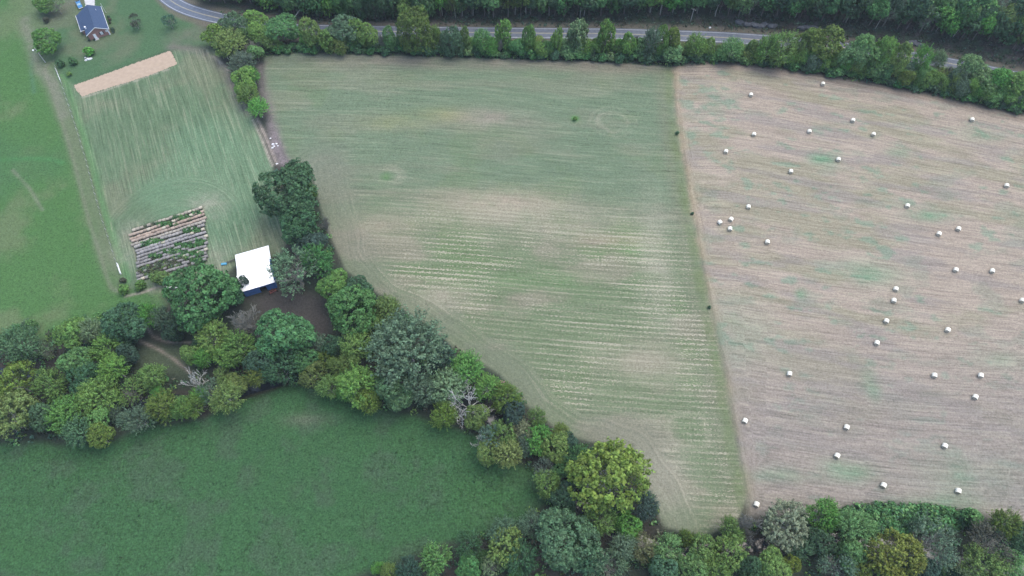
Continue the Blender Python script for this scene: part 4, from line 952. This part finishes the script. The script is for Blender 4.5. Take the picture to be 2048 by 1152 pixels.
WEEDY = [(330, 447, 26, 4), (365, 435, 22, 4), (392, 424, 10, 3), (293, 487, 14, 5), (310, 482, 16, 5), (386, 459, 15, 5), (375, 462, 10, 4), (340, 502, 22, 5), (375, 490, 30, 5), (400, 483, 10, 5), (310, 512, 14, 5), (300, 540, 24, 10), (335, 528, 26, 8), (360, 515, 18, 4), (392, 506, 16, 5), (395, 520, 14, 6), (315, 549, 18, 6), (370, 505, 12, 4)]
def weedy(x_, y_):
    return any(((x_ - a) / c) ** 2 + ((y_ - b_) / d) ** 2 < 1 for a, b_, c, d in WEEDY)
count = 0
for ri, (a, b_) in enumerate(ROWS):
    A, B = G(*a, .6), G(*b_, .6); L_ = np.linalg.norm(B - A); n = int(L_ / 1.24); d = (B - A) / L_
    for k in range(n + 1):
        f = k / n; px, py = a[0] + (b_[0] - a[0]) * f, a[1] + (b_[1] - a[1]) * f
        rr_ = random.random()
        if weedy(px, py) and rr_ < (.8 if ri > 7 else .45): continue
        if ri == 0 and (.14 < f < .2): continue
        if px > 372 and py > 527: continue
        if count >= 296: continue
        p = A + (B - A) * f + np.array([-d[1], d[0]]) * random.uniform(-.08, .08)
        o = bpy.data.objects.new('old_bale', old_me[random.randrange(6)]); link(o); o.location = (p[0], p[1], -.03); s_ = random.uniform(.88, 1.05); o.scale = (s_, 1.02, s_ * random.uniform(.82, 1.02))
        o.rotation_euler = (0, 0, math.atan2(d[1], d[0]) - math.pi / 2 + random.uniform(-.09, .09))
        c = np.array(COLR[ri]) * random.uniform(.82, 1.16)
        if random.random() < .06: c = np.array((.38, .35, .27))
        o.color = (*c, 1)
        tone = 'tan' if ri < 4 else 'grey'
        tag(o, f'{tone} weathered round bale in the {ORD[ri]} row from the top of the old bale rows', 'hay bale', f'old bales, row {ORD[ri]} from the top')
        count += 1
spots = []
for a, b_, c, d in WEEDY:
    for k in range(int(c * d * .9)):
        an = random.uniform(0, 6.28); q = math.sqrt(random.random()); px, py = a + math.cos(an) * c * q, b_ + math.sin(an) * d * q
        p = G(px, py, .8); rad = random.uniform(.35, .75)
        brown = py > 515 and px < 372
        spots.append((p[0], p[1], random.uniform(.2, .7), rad, rad, PAL[random.choice(['brown', 'brown', 'olive', 'grey'] if brown else ['dark', 'green', 'mid', 'green'])], 14))
clumps('weeds', spots)

# ------------------------------------------------------------------ barn
M_ROOF = simple('white_metal_roof', (.93, .93, .93), .38, .01, .5, metal=.15, spec=.5)
M_BLUE = simple('blue_metal_siding', (.075, .17, .40), .6, .12, .8)
M_DARKIN = simple('painted_interior_shade', (.02, .02, .022), .9, .1, 1.0)
barn_a = math.atan2(.343, .939)
barn = empty('barn', (-95.0, 126.8, 0), barn_a)
tag(barn, 'barn with blown out white metal roof and blue front wall among trees', 'barn')
# local x along the eaves 0..11.4, local y downhill in the photo is -y
prof_r = [(0, 3.0), (-6.5, 4.2), (-11.1, 6.0), (-16.2, 4.0)]
for k in range(3):
    (y0, z0), (y1, z1) = prof_r[k], prof_r[k + 1]; x0, x1 = (0.0, 11.5) if k == 0 else (.05, 11.05)
    nrib = 12; st = (x1 - x0) / nrib
    for i in range(nrib):                                          # each roofing sheet its own piece
        a0, a1 = x0 + st * i + .01, x0 + st * (i + 1) - .01; mb = MB()
        mb.add([(a0, y0, z0), (a0 + .05, y0, z0 + .05), (a0 + .1, y0, z0), (a1, y0, z0), (a0, y1, z1), (a0 + .05, y1, z1 + .05), (a0 + .1, y1, z1), (a1, y1, z1),
                (a0, y0, z0 - .06), (a1, y0, z0 - .06), (a0, y1, z1 - .06), (a1, y1, z1 - .06)],
               [(0, 4, 5, 1), (1, 5, 6, 2), (2, 6, 7, 3), (8, 9, 11, 10), (0, 1, 2, 3, 9, 8), (4, 10, 11, 7, 6, 5), (0, 8, 10, 4), (3, 7, 11, 9)])
        mb.build('roof_sheet', M_ROOF, barn)
mb = MB(); mb.box((5.5, -11.1, 6.06), (11.1, .5, .08)); mb.build('ridge_cap', M_ROOF, barn)
mb = MB(); mb.add([(.3, -.4, 0), (.3, -15.8, 0), (.3, -15.8, 3.9), (.3, -11.1, 5.85), (.3, -6.5, 4.05), (.3, -.4, 2.9)], [(0, 1, 2, 3, 4, 5)]); mb.build('side_wall', M_BLUE, barn)
mb = MB(); mb.add([(10.8, -.4, 0), (10.8, -15.8, 0), (10.8, -15.8, 3.9), (10.8, -11.1, 5.85), (10.8, -6.5, 4.05), (10.8, -.4, 2.9)], [(5, 4, 3, 2, 1, 0)]); mb.build('side_wall', M_BLUE, barn)
mb = MB(); mb.box((5.55, -.4, 1.4), (10.4, .1, 2.9)); mb.build('back_wall', M_BLUE, barn)
for i in range(10):
    mb = MB(); xx = .3 + 1.05 * i
    if i in (5, 6): mb.box((xx + .52, -15.8, 3.3), (1.03, .08, 1.0))
    else: mb.box((xx + .52, -15.8, 1.9), (1.03, .08, 3.8)); mb.box((xx + .52, -15.86, 1.9), (.08, .05, 3.8))
    mb.build('wall_panel', M_BLUE, barn)
mb = MB(); mb.box((6.6, -15.0, 1.4), (2.1, .05, 2.8)); mb.build('doorway_shade_panel', M_DARKIN, barn)  # near-black panel behind the door opening, painted shade of the unlit inside
# old machine, tarp-blue trough, tank and wall by the barn
M_RUST = simple('rusty_red_steel', (.20, .065, .05), .8, .3, 3.0)
def lp(x_, y_, z_=0): return (-95 + x_ * math.cos(barn_a) - y_ * math.sin(barn_a), 126.8 + x_ * math.sin(barn_a) + y_ * math.cos(barn_a), z_)
rake = empty('farm_implement', lp(9.3, -17.4), barn_a + .2); tag(rake, 'rusty red farm implement parked at the barn front wall', 'farm machine')
mb = MB(); mb.box((0, 0, .75), (2.6, .18, .18)); mb.box((0, .6, .75), (2.4, .14, .14)); mb.box((-1, .3, .75), (.12, .8, .12)); mb.box((1, .3, .75), (.12, .8, .12)); mb.tube([(0, .6, .75), (0, 2.0, .6)], [.08, .06], 6); mb.build('frame', M_RUST, rake)
M_TYRE = simple('tyre_rubber', (.03, .03, .03), .9, .1, 4)
for sx in (-1.3, 1.3):
    mb = MB(); mb.tube([(sx - .12, .1, .45), (sx + .12, .1, .45)], [.45, .45], 14); mb.build('wheel', M_TYRE, rake)
for k in range(6):
    mb = MB(); mb.tube([(-1.1 + .44 * k, 0, .7), (-1.1 + .44 * k, -.35, .4), (-1.1 + .44 * k, -.1, .08)], [.05, .045, .03], 5); mb.build('tine', M_RUST, rake)
M_CYAN = simple('blue_plastic', (.05, .33, .58), .4, .1, 3.0)
q = G(449, 529); tr = empty('feed_trough', (q[0], q[1], 0), .15); tag(tr, 'bright blue trough in the grass left of the barn', 'trough')
mb = MB(); L_, Wd, hh = 1.9, .75, .55
o_ = [(-L_ / 2, -Wd / 2), (L_ / 2, -Wd / 2), (L_ / 2, Wd / 2), (-L_ / 2, Wd / 2)]
mb.add([(x_ * .88, y_ * .85, .05) for x_, y_ in o_] + [(x_, y_, hh) for x_, y_ in o_] + [(x_ * .94, y_ * .86, hh) for x_, y_ in o_] + [(x_ * .84, y_ * .76, .12) for x_, y_ in o_],
       [(3, 2, 1, 0)] + [(i, (i + 1) % 4, 4 + (i + 1) % 4, 4 + i) for i in range(4)] + [(4 + i, 4 + (i + 1) % 4, 8 + (i + 1) % 4, 8 + i) for i in range(4)] + [(8 + i, 8 + (i + 1) % 4, 12 + (i + 1) % 4, 12 + i) for i in range(4)] + [(12, 13, 14, 15)])
mb.build('basin', M_CYAN, tr)
mb = MB(); mb.box((0, 0, .5), (1.75, .62, .04)); mb.build('water', simple('trough_water', (.10, .30, .42), .1, .05, 2), tr)
M_WOODG = simple('grey_board', (.16, .15, .14), .9, .2, 3)
a_, b2 = G(455, 527), G(471, 521); fr = empty('board_fence', (a_[0], a_[1], 0), math.atan2(b2[1] - a_[1], b2[0] - a_[0])); tag(fr, 'dark board fence running from the blue trough to the barn', 'fence')
L_ = float(np.linalg.norm(b2 - a_))
for k in range(3):
    mb = MB(); mb.box((L_ * k / 2, 0, .65), (.14, .14, 1.3)); mb.build('post', M_WOODG, fr)
for k in range(3):
    mb = MB(); mb.box((L_ / 2, -.09, .3 + .4 * k), (L_, .04, .2)); mb.build('board', M_WOODG, fr)
q = G(349, 577); rw = empty('retaining_wall', (q[0], q[1], 0), -.02); tag(rw, 'low grey concrete wall in the grass left of the largest tree', 'wall')
for k in range(6):
    mb = MB(); mb.box((-2.25 + .9 * k, random.uniform(-.03, .03), .45), (.88, .4, .9)); mb.build('block', M_CONC, rw)
mb = MB(); mb.box((0, -.02, .94), (5.5, .5, .08)); mb.build('coping', M_CONC, rw)
M_PLASW = simple('white_plastic', (.72, .74, .74), .5, .06, 3)
q = G(357, 585); tk = empty('water_tank', (q[0], q[1], 0)); tag(tk, 'small white tank below the low concrete wall', 'tank')
mb = MB(); mb.tube([(0, 0, 0), (0, 0, .08), (0, 0, .85), (0, 0, .98), (0, 0, 1.02)], [.5, .56, .56, .42, .2], 16); mb.build('tank_body', M_PLASW, tk)
mb = MB(); mb.tube([(0, 0, 1.02), (0, 0, 1.1)], [.16, .16], 12); mb.build('lid', M_CONC, tk)

# ------------------------------------------------------------------ house
M_SHING = simple('blue_grey_shingle', (.036, .064, .122), .75, .12, 2.5)
M_BRICK = simple('red_brick', (.30, .165, .145), .85, .15, 5)
M_TRIM = simple('white_trim', (.78, .79, .80), .5, .03, 2)
M_GLASS = simple('window_glass', (.04, .05, .06), .1, .05, 2, spec=.6)
M_SHUT = simple('dark_shutter', (.03, .035, .04), .7, .05, 3)
ha_ = math.atan2(.47, .88)
house = empty('brick_house', (-176.4, 239.45, 0), ha_)          # local x = across the gable, local y = back along the ridge
tag(house, 'brick house with blue shingle roof and white gable trim at top left', 'house')
EZ, RZ, LEN = 2.75, 5.2, 16.7
mb = MB()
mb.add([(-4.2, .4, 0), (4.2, .4, 0), (4.2, .4, EZ), (0, .4, RZ - .12), (-4.2, .4, EZ)], [(0, 1, 2, 3, 4)]); mb.add([(-4.2, LEN - .4, 0), (4.2, LEN - .4, 0), (4.2, LEN - .4, EZ), (0, LEN - .4, RZ - .12), (-4.2, LEN - .4, EZ)], [(4, 3, 2, 1, 0)])
mb.add([(4.2, .4, 0), (4.2, LEN - .4, 0), (4.2, LEN - .4, EZ), (4.2, .4, EZ)], [(0, 1, 2, 3)]); mb.add([(-4.2, .4, 0), (-4.2, LEN - .4, 0), (-4.2, LEN - .4, EZ), (-4.2, .4, EZ)], [(3, 2, 1, 0)])
mb.build('wall', M_BRICK, house)
wz = EZ - (6.4 - 4.65) * (RZ - EZ) / 4.65 + .1
mb = MB(); mb.box((-5.1, 10.8, wz / 2), (1.8, 11.0, wz)); mb.build('wing_wall', M_BRICK, house)
def slope(name, x0, z0, x1, z1, y0, y1, nc):
    """shingle courses stepped up a roof slope"""
    for k in range(nc):
        f0, f1 = k / nc, (k + 1) / nc; mb = MB()
        a = (x0 + (x1 - x0) * f0, z0 + (z1 - z0) * f0); b_ = (x0 + (x1 - x0) * f1, z0 + (z1 - z0) * f1)
        mb.add([(a[0], y0, a[1] + .07), (a[0], y1, a[1] + .07), (b_[0], y1, b_[1] + .03), (b_[0], y0, b_[1] + .03), (a[0], y0, a[1] - .05), (a[0], y1, a[1] - .05), (b_[0], y1, b_[1] - .05), (b_[0], y0, b_[1] - .05)],
               [(0, 1, 2, 3) if x0 > x1 else (3, 2, 1, 0), (0, 4, 5, 1), (0, 3, 7, 4), (1, 5, 6, 2), (4, 7, 6, 5)])
        mb.build('shingle_course', M_SHING, roof)
roof = link(bpy.data.objects.new('roof', None), house)
mb = MB(); mb.tube([(0, -.02, RZ + .03), (0, LEN + .02, RZ + .03)], [.12, .12], 6); bpy.data.objects.remove(roof); roof = mb.build('roof', M_SHING, house)
slope('r', 4.65, EZ, 0, RZ, 0, LEN, 14); slope('l', -4.65, EZ, 0, RZ, 0, LEN, 14); slope('w', -6.4, EZ - 1.75 * (RZ - EZ) / 4.65, -4.7, EZ - .02, 4.9, LEN - .1, 5)
for sgn in (1, -1):
    mb = MB(); a, b_ = Vector((4.7 * sgn, -.08, EZ)), Vector((0, -.08, RZ + .08))
    mb.add([a + Vector((0, 0, -.18)), b_ + Vector((0, 0, -.18)), b_ + Vector((0, 0, .08)), a + Vector((0, 0, .12)), a + Vector((0, .07, -.18)), b_ + Vector((0, .07, -.18)), b_ + Vector((0, .07, .08)), a + Vector((0, .07, .12))],
           [(0, 1, 2, 3), (7, 6, 5, 4), (3, 2, 6, 7), (0, 4, 5, 1)]); mb.build('fascia', M_TRIM, house)
mb = MB(); mb.box((4.72, LEN / 2, EZ - .02), (.1, LEN, .2)); mb.build('gutter', M_TRIM, house)
mb = MB(); mb.box((-6.45, 10.9, wz - .06), (.1, 12, .18)); mb.build('gutter', M_TRIM, house)
mb = MB(); mb.box((-5.55, 4.84, wz + .3), (1.9, .1, .22)); mb.build('fascia', M_TRIM, house)
def window(x_, z_, w_, h_, y_=.34, shut=True):
    mb = MB(); mb.box((x_, y_, z_), (w_, .1, h_)); f_ = mb.build('window', M_TRIM, house)
    mb = MB(); mb.box((x_, y_ - .07, z_), (w_ - .2, .04, h_ - .2)); mb.build('pane', simple('blind', (.55, .56, .58), .4, .05, 2), f_)
    if shut:
        for s_ in (-1, 1):
            mb = MB(); mb.box((x_ + s_ * (w_ / 2 + .2), y_, z_), (.36, .08, h_)); mb.build('shutter', M_SHUT, f_)
window(1.2, 1.75, 1.0, 1.35)
window(3.3, 2.0, .7, .8, shut=False)
mb = MB(); mb.box((-1.7, .33, 1.25), (1.1, .12, 2.2)); d_ = mb.build('door', M_TRIM, house)
mb = MB(); mb.box((-1.3, .24, 1.15), (.08, .08, .12)); mb.build('handle', M_SHUT, d_)
mb = MB(); mb.box((3.95, .28, 1.3), (.5, .16, 2.6)); mb.build('corner_trim', M_TRIM, house)
mb = MB(); mb.box((-1.7, -.3, .12), (1.8, 1.1, .24)); mb.build('door_step', M_CONC, house)
mb = MB(); mb.box((-3.8, 4.2, EZ + .75), (.55, .7, 1.4)); mb.build('chimney', M_TRIM, house)
for yy in (4.5, 9, 13): 
    mb = MB(); mb.box((4.22, yy, 1.6), (.08, 1.1, 1.2)); mb.build('window', M_TRIM, house)
mb = MB(); mb.tube([(2.6, 13.2, 3.92), (2.6, 13.2, 4.5)], [.09, .09], 8); mb.build('vent_pipe', M_TRIM, house)
def hl(x_, y_, z_=0): return (-176.4 + x_ * math.cos(ha_) - y_ * math.sin(ha_), 239.45 + x_ * math.sin(ha_) + y_ * math.cos(ha_), z_)
for i, (x_, y_, r_) in enumerate([(5.7, 11.5, .7), (5.8, 9.5, .8), (5.7, 7.6, .7), (5.7, 2.5, .8), (5.6, 1.0, .8), (-4.7, .2, .6), (-2.7, -.4, .5)]):
    q = hl(x_, y_)
    plant('U', 'brown' if i in (1, 2) else 'dim', q[0], q[1], 0, r_, r_ * 1.5, '', 'bush', 'bush', 'small dark bush planted against the right wall of the brick house' if x_ > 0 else 'small dark bush at the left front corner of the brick house', 'bushes against the brick house', low=.02)

# pickup truck on the drive
M_TRUCK = simple('blue_car_paint', (.04, .17, .36), .3, .04, 1, spec=.6)
q = G(161.0, 15, .9); q0 = G(152, -4, .9); dv = q0 - q; ta = math.atan2(dv[1], dv[0])
tk_ = empty('pickup_truck', (q[0] + math.cos(ta) * 2.7, q[1] + math.sin(ta) * 2.7, 0), ta); tag(tk_, 'blue pickup truck parked on the driveway behind the house', 'pickup truck')
mb = MB(); prof = [(-2.65, .45), (-2.65, 1.0), (-1.2, 1.08), (-.55, 1.72), (.75, 1.74), (1.0, 1.1), (2.65, 1.1), (2.65, .45)]
va = [(x_, -.92, z_) for x_, z_ in prof] + [(x_, .92, z_) for x_, z_ in prof]
for i in (3, 4, 11, 12): va[i] = (va[i][0], va[i][1] * .82, va[i][2])
n_ = 8; mb.add(va, [tuple(range(n_)), tuple(range(2 * n_ - 1, n_ - 1, -1))] + [(i, n_ + i, n_ + (i + 1) % n_, (i + 1) % n_) for i in range(n_)]); mb.build('body', M_TRUCK, tk_)
mb = MB(); mb.add([(-1.17, -.78, 1.13), (-1.17, .78, 1.13), (-.6, .7, 1.70), (-.6, -.7, 1.70)], [(0, 1, 2, 3)]); mb.build('windscreen', simple('pale_glass', (.30, .45, .52), .1, .03, 1, spec=.6), tk_)
mb = MB(); mb.box((1.85, 0, 1.115), (1.5, 1.5, .02)); mb.build('truck_bed', M_SHUT, tk_)
mb = MB(); mb.box((-2.7, 0, .6), (.14, 1.86, .25)); mb.build('bumper', M_TRIM, tk_)
for sx in (-1.75, 1.75):
    for sy in (-.84, .84):
        mb = MB(); mb.tube([(sx, sy - .12, .38), (sx, sy + .12, .38)], [.38, .38], 14); w_ = mb.build('wheel', M_TYRE, tk_); mb = MB(); mb.tube([(sx, sy - .13, .38), (sx, sy + .13, .38)], [.2, .2], 10); mb.build('rim', M_TRIM, w_)
for sy in (-.7, .7):
    mb = MB(); mb.box((-2.67, sy, .85), (.06, .32, .18)); mb.build('headlight', M_PLASW, tk_)

# ------------------------------------------------------------------ fences, poles, stones
M_POST = simple('pale_post', (.50, .49, .46), .8, .1, 4)
M_WIRE = simple('fence_wire', (.30, .30, .30), .5, .05, 4, metal=.5)
fence = empty('wire_fence', (FENCE_LINE[0][0], FENCE_LINE[0][1], 0)); tag(fence, 'long wire fence with pale posts between left pasture and mown plot', 'fence')
fx, fy = FENCE_LINE[0]
P_ = [Vector(p) for p in FENCE_LINE]; Ls = [0]
for a, b_ in zip(P_[:-1], P_[1:]): Ls.append(Ls[-1] + (b_ - a).length)
tot = Ls[-1]; mbp = MB(); mbp.tube([(0, 0, -.2), (0, 0, 1.25)], [.075, .065], 6); pm = mbp.mesh('post', M_POST)
pp = []
s_ = 0
while s_ < tot:
    x_ = np.interp(s_, Ls, [p.x for p in P_]); y_ = np.interp(s_, Ls, [p.y for p in P_]); pp.append((x_ - fx, y_ - fy)); o = bpy.data.objects.new('post', pm); link(o, fence); o.location = (x_ - fx, y_ - fy, float(terrain(x_, y_))); s_ += 3.6
for zz in (.35, .75, 1.12):
    mb = MB(); mb.tube([(x_, y_, zz) for x_, y_ in pp], [.012] * len(pp), 3); mb.build('wire', M_WIRE, fence)
a_, b2 = G(113, 140), G(122, 163); wf = empty('white_rail_fence', (a_[0], a_[1], 0), math.atan2(b2[1] - a_[1], b2[0] - a_[0])); tag(wf, 'short white rail fence below the lamp pole', 'fence'); L_ = float(np.linalg.norm(b2 - a_))
for k in range(5):
    mb = MB(); mb.box((L_ * k / 4, 0, .6), (.12, .12, 1.2)); mb.build('post', M_TRIM, wf)
for k in range(4):
    for zz in (.45, .85, 1.15):
        mb = MB(); mb.box((L_ * (k + .5) / 4, .08, zz + random.uniform(-.03, .03)), (L_ / 4 - .05, .04, .15)); mb.build('rail', M_TRIM, wf)
a_, b2 = G(236.5, 529), G(243, 549); gt = empty('farm_gate', (a_[0], a_[1], 0), math.atan2(b2[1] - a_[1], b2[0] - a_[0])); tag(gt, 'pale metal farm gate at the lower end of the wire fence', 'gate'); L_ = float(np.linalg.norm(b2 - a_))
mb = MB(); mb.tube([(0, 0, .2), (0, 0, 1.25), (L_, 0, 1.25), (L_, 0, .2), (0, 0, .2)], [.06] * 5, 6); mb.build('frame', M_TRIM, gt)
for zz in (.45, .7, .98):
    mb = MB(); mb.tube([(0, 0, zz), (L_, 0, zz)], [.045, .045], 6); mb.build('rail', M_TRIM, gt)
M_POLE = simple('grey_pole', (.42, .41, .39), .8, .1, 3)
def upole(px, py, h, label, lamp):
    q = GT(px, py); p = empty('utility_pole', q, -.3); tag(p, label, 'utility pole')
    mb = MB(); mb.tube([(0, 0, -.2), (0, 0, h)], [.17, .12], 8); mb.build('pole', M_POLE, p)
    if lamp:
        mb = MB(); mb.tube([(0, 0, h - .9), (-.5, -.3, h - .7), (-.9, -.5, h - .75)], [.05] * 3, 6); mb.build('lamp_arm', M_POLE, p)
        mb = MB(); mb.tube([(-.95, -.55, h - 1.05), (-.95, -.55, h - .85), (-.95, -.55, h - .7)], [.42, .38, .15], 10); mb.build('lamp_head', M_PLASW, p)
    else:
        mb = MB(); mb.box((0, 0, h - .5), (2.2, .14, .14), rz=-.3); mb.build('crossarm', M_POLE, p)
    for k in (-.8, 0, .8):
        if not lamp:
            mb = MB(); mb.tube([(k * .95, -k * .28, h - .43), (k * .95, -k * .28, h - .25)], [.05, .04], 6); mb.build('insulator', M_PLASW, p)
upole(91, 125, 7.6, 'pale lamp pole beside the round tree left of the house', True)
upole(1381, 43, 6.6, 'utility pole with crossarm on the bank above the road', False)
q = G(200, 8); mb = MB(); mb.tube([(0, 0, 0), (0, 0, 4.5)], [.06, .05], 6); fp = empty('flag_pole', (*hl(5.3, 15.6), )); tag(fp, 'thin white pole at the back right corner of the brick house', 'pole'); mb.build('pole', M_TRIM, fp); mb = MB(); mb.tube([(0, 0, 4.5), (0, 0, 4.65)], [.1, .04], 8); mb.build('finial', M_TRIM, fp)
q = GT(583, 44); lt = MB(); lt.tube([(0, 0, -.2), (1.6, 1.2, 1.6), (4.2, 3.0, 3.9)], [.2, .17, .12], 7); lt.tube([(2.6, 1.9, 2.5), (3.2, 2.9, 3.3)], [.08, .05], 5); o = lt.build('leaning_trunk', M_DEAD, loc=q); tag(o, 'pale leaning dead trunk at the road edge by the left wood', 'tree trunk')
q = G(1419, 58, .5); mbx = empty('mailbox', (q[0], q[1], 0)); tag(mbx, 'small white roadside box on the far verge of the road', 'mailbox')
mb = MB(); mb.box((0, 0, .5), (.12, .12, 1.0)); mb.build('post', M_POST, mbx); mb = MB(); mb.box((0, 0, 1.15), (.8, .5, .3)); mb.tube([(-.4, 0, 1.3), (.4, 0, 1.3)], [.25, .25], 10); mb.build('box', M_PLASW, mbx)
M_ROCK = simple('grey_rock', (.105, .11, .118), .9, .3, 1.2, bump=.4)
def rock(seed, s):
    r = np.random.default_rng(seed); import bmesh as bm_
    b_ = bm_.new(); bm_.ops.create_icosphere(b_, subdivisions=2, radius=1.0)
    for v in b_.verts:
        k = 1 + .28 * math.sin(v.co.x * 3.1 + seed) * math.cos(v.co.y * 2.7 + seed) + r.normal() * .09; v.co = v.co * k
        v.co.x *= s[0]; v.co.y *= s[1]; v.co.z *= s[2]
    me = bpy.data.meshes.new('rock'); b_.to_mesh(me); b_.free(); return me
outc = [(1480, 46, (2.6, 1.2, 1.3)), (1495, 50, (2.8, 1.2, 1.5)), (1512, 52, (3.0, 1.3, 1.5)), (1528, 51, (2.6, 1.2, 1.2)), (1545, 53, (2.8, 1.2, 1.3)), (1606, 56, (2.6, 1.1, 1.4)), (1624, 58, (3.0, 1.3, 1.5)), (1638, 60, (2.2, 1.0, 1.2)), (1822, 86, (2.6, 1.1, 1.2)), (1836, 90, (2.2, 1.0, 1.1))]
for i, (px, py, s) in enumerate(outc):
    q = GT(px, py); me = rock(i, s); me.materials.append(M_ROCK); o = link(bpy.data.objects.new('boulder', me)); o.location = q; o.rotation_euler = (.3, .1, random.uniform(-.4, .4))
    tag(o, f'grey rock in the roadside cut, {ORD[i]} from the left along the bank', 'rock', 'rocks of the roadside cut')
M_WROCK = simple('pale_stone', (.62, .62, .62), .85, .15, 3)
for i, (px, py, s) in enumerate([(546, 289, .45), (548.5, 293, .35), (553, 288, .4), (541, 277, .3), (545, 296, .4), (556, 292, .3), (554, 328, .35), (172, 121, .5), (177, 119, .7), (181, 118, .6), (171, 116, .4)]):
    q = G(px, py); me = rock(40 + i, (s * 1.2, s, s * .7)); me.materials.append(M_WROCK); o = link(bpy.data.objects.new('stone', me)); o.location = (q[0], q[1], s * .3)
    yard = px < 300
    tag(o, 'white stone in the ring under the bright bush below the house' if yard else 'pale stone in the bare ditch at the left end of the mown field', 'stone', 'white stones under the yard bush' if yard else 'pale stones in the bare ditch')

# ------------------------------------------------------------------ thin air haze
hz = bpy.data.materials.new('haze'); hz.use_nodes = True; hn, hl_ = hz.node_tree.nodes, hz.node_tree.links; hn.clear()
pv_ = hn.new('ShaderNodeVolumePrincipled'); pv_.inputs['Color'].default_value = (.80, .90, 1.0, 1); pv_.inputs['Density'].default_value = 0.00010; pv_.inputs['Anisotropy'].default_value = 0.1
ho = hn.new('ShaderNodeOutputMaterial'); hl_.new(pv_.outputs[0], ho.inputs['Volume'])
mb = MB(); mb.box((0, 0, 101.0), (5600, 5600, 210.0)); tag(mb.build('haze', hz), kind='stuff')
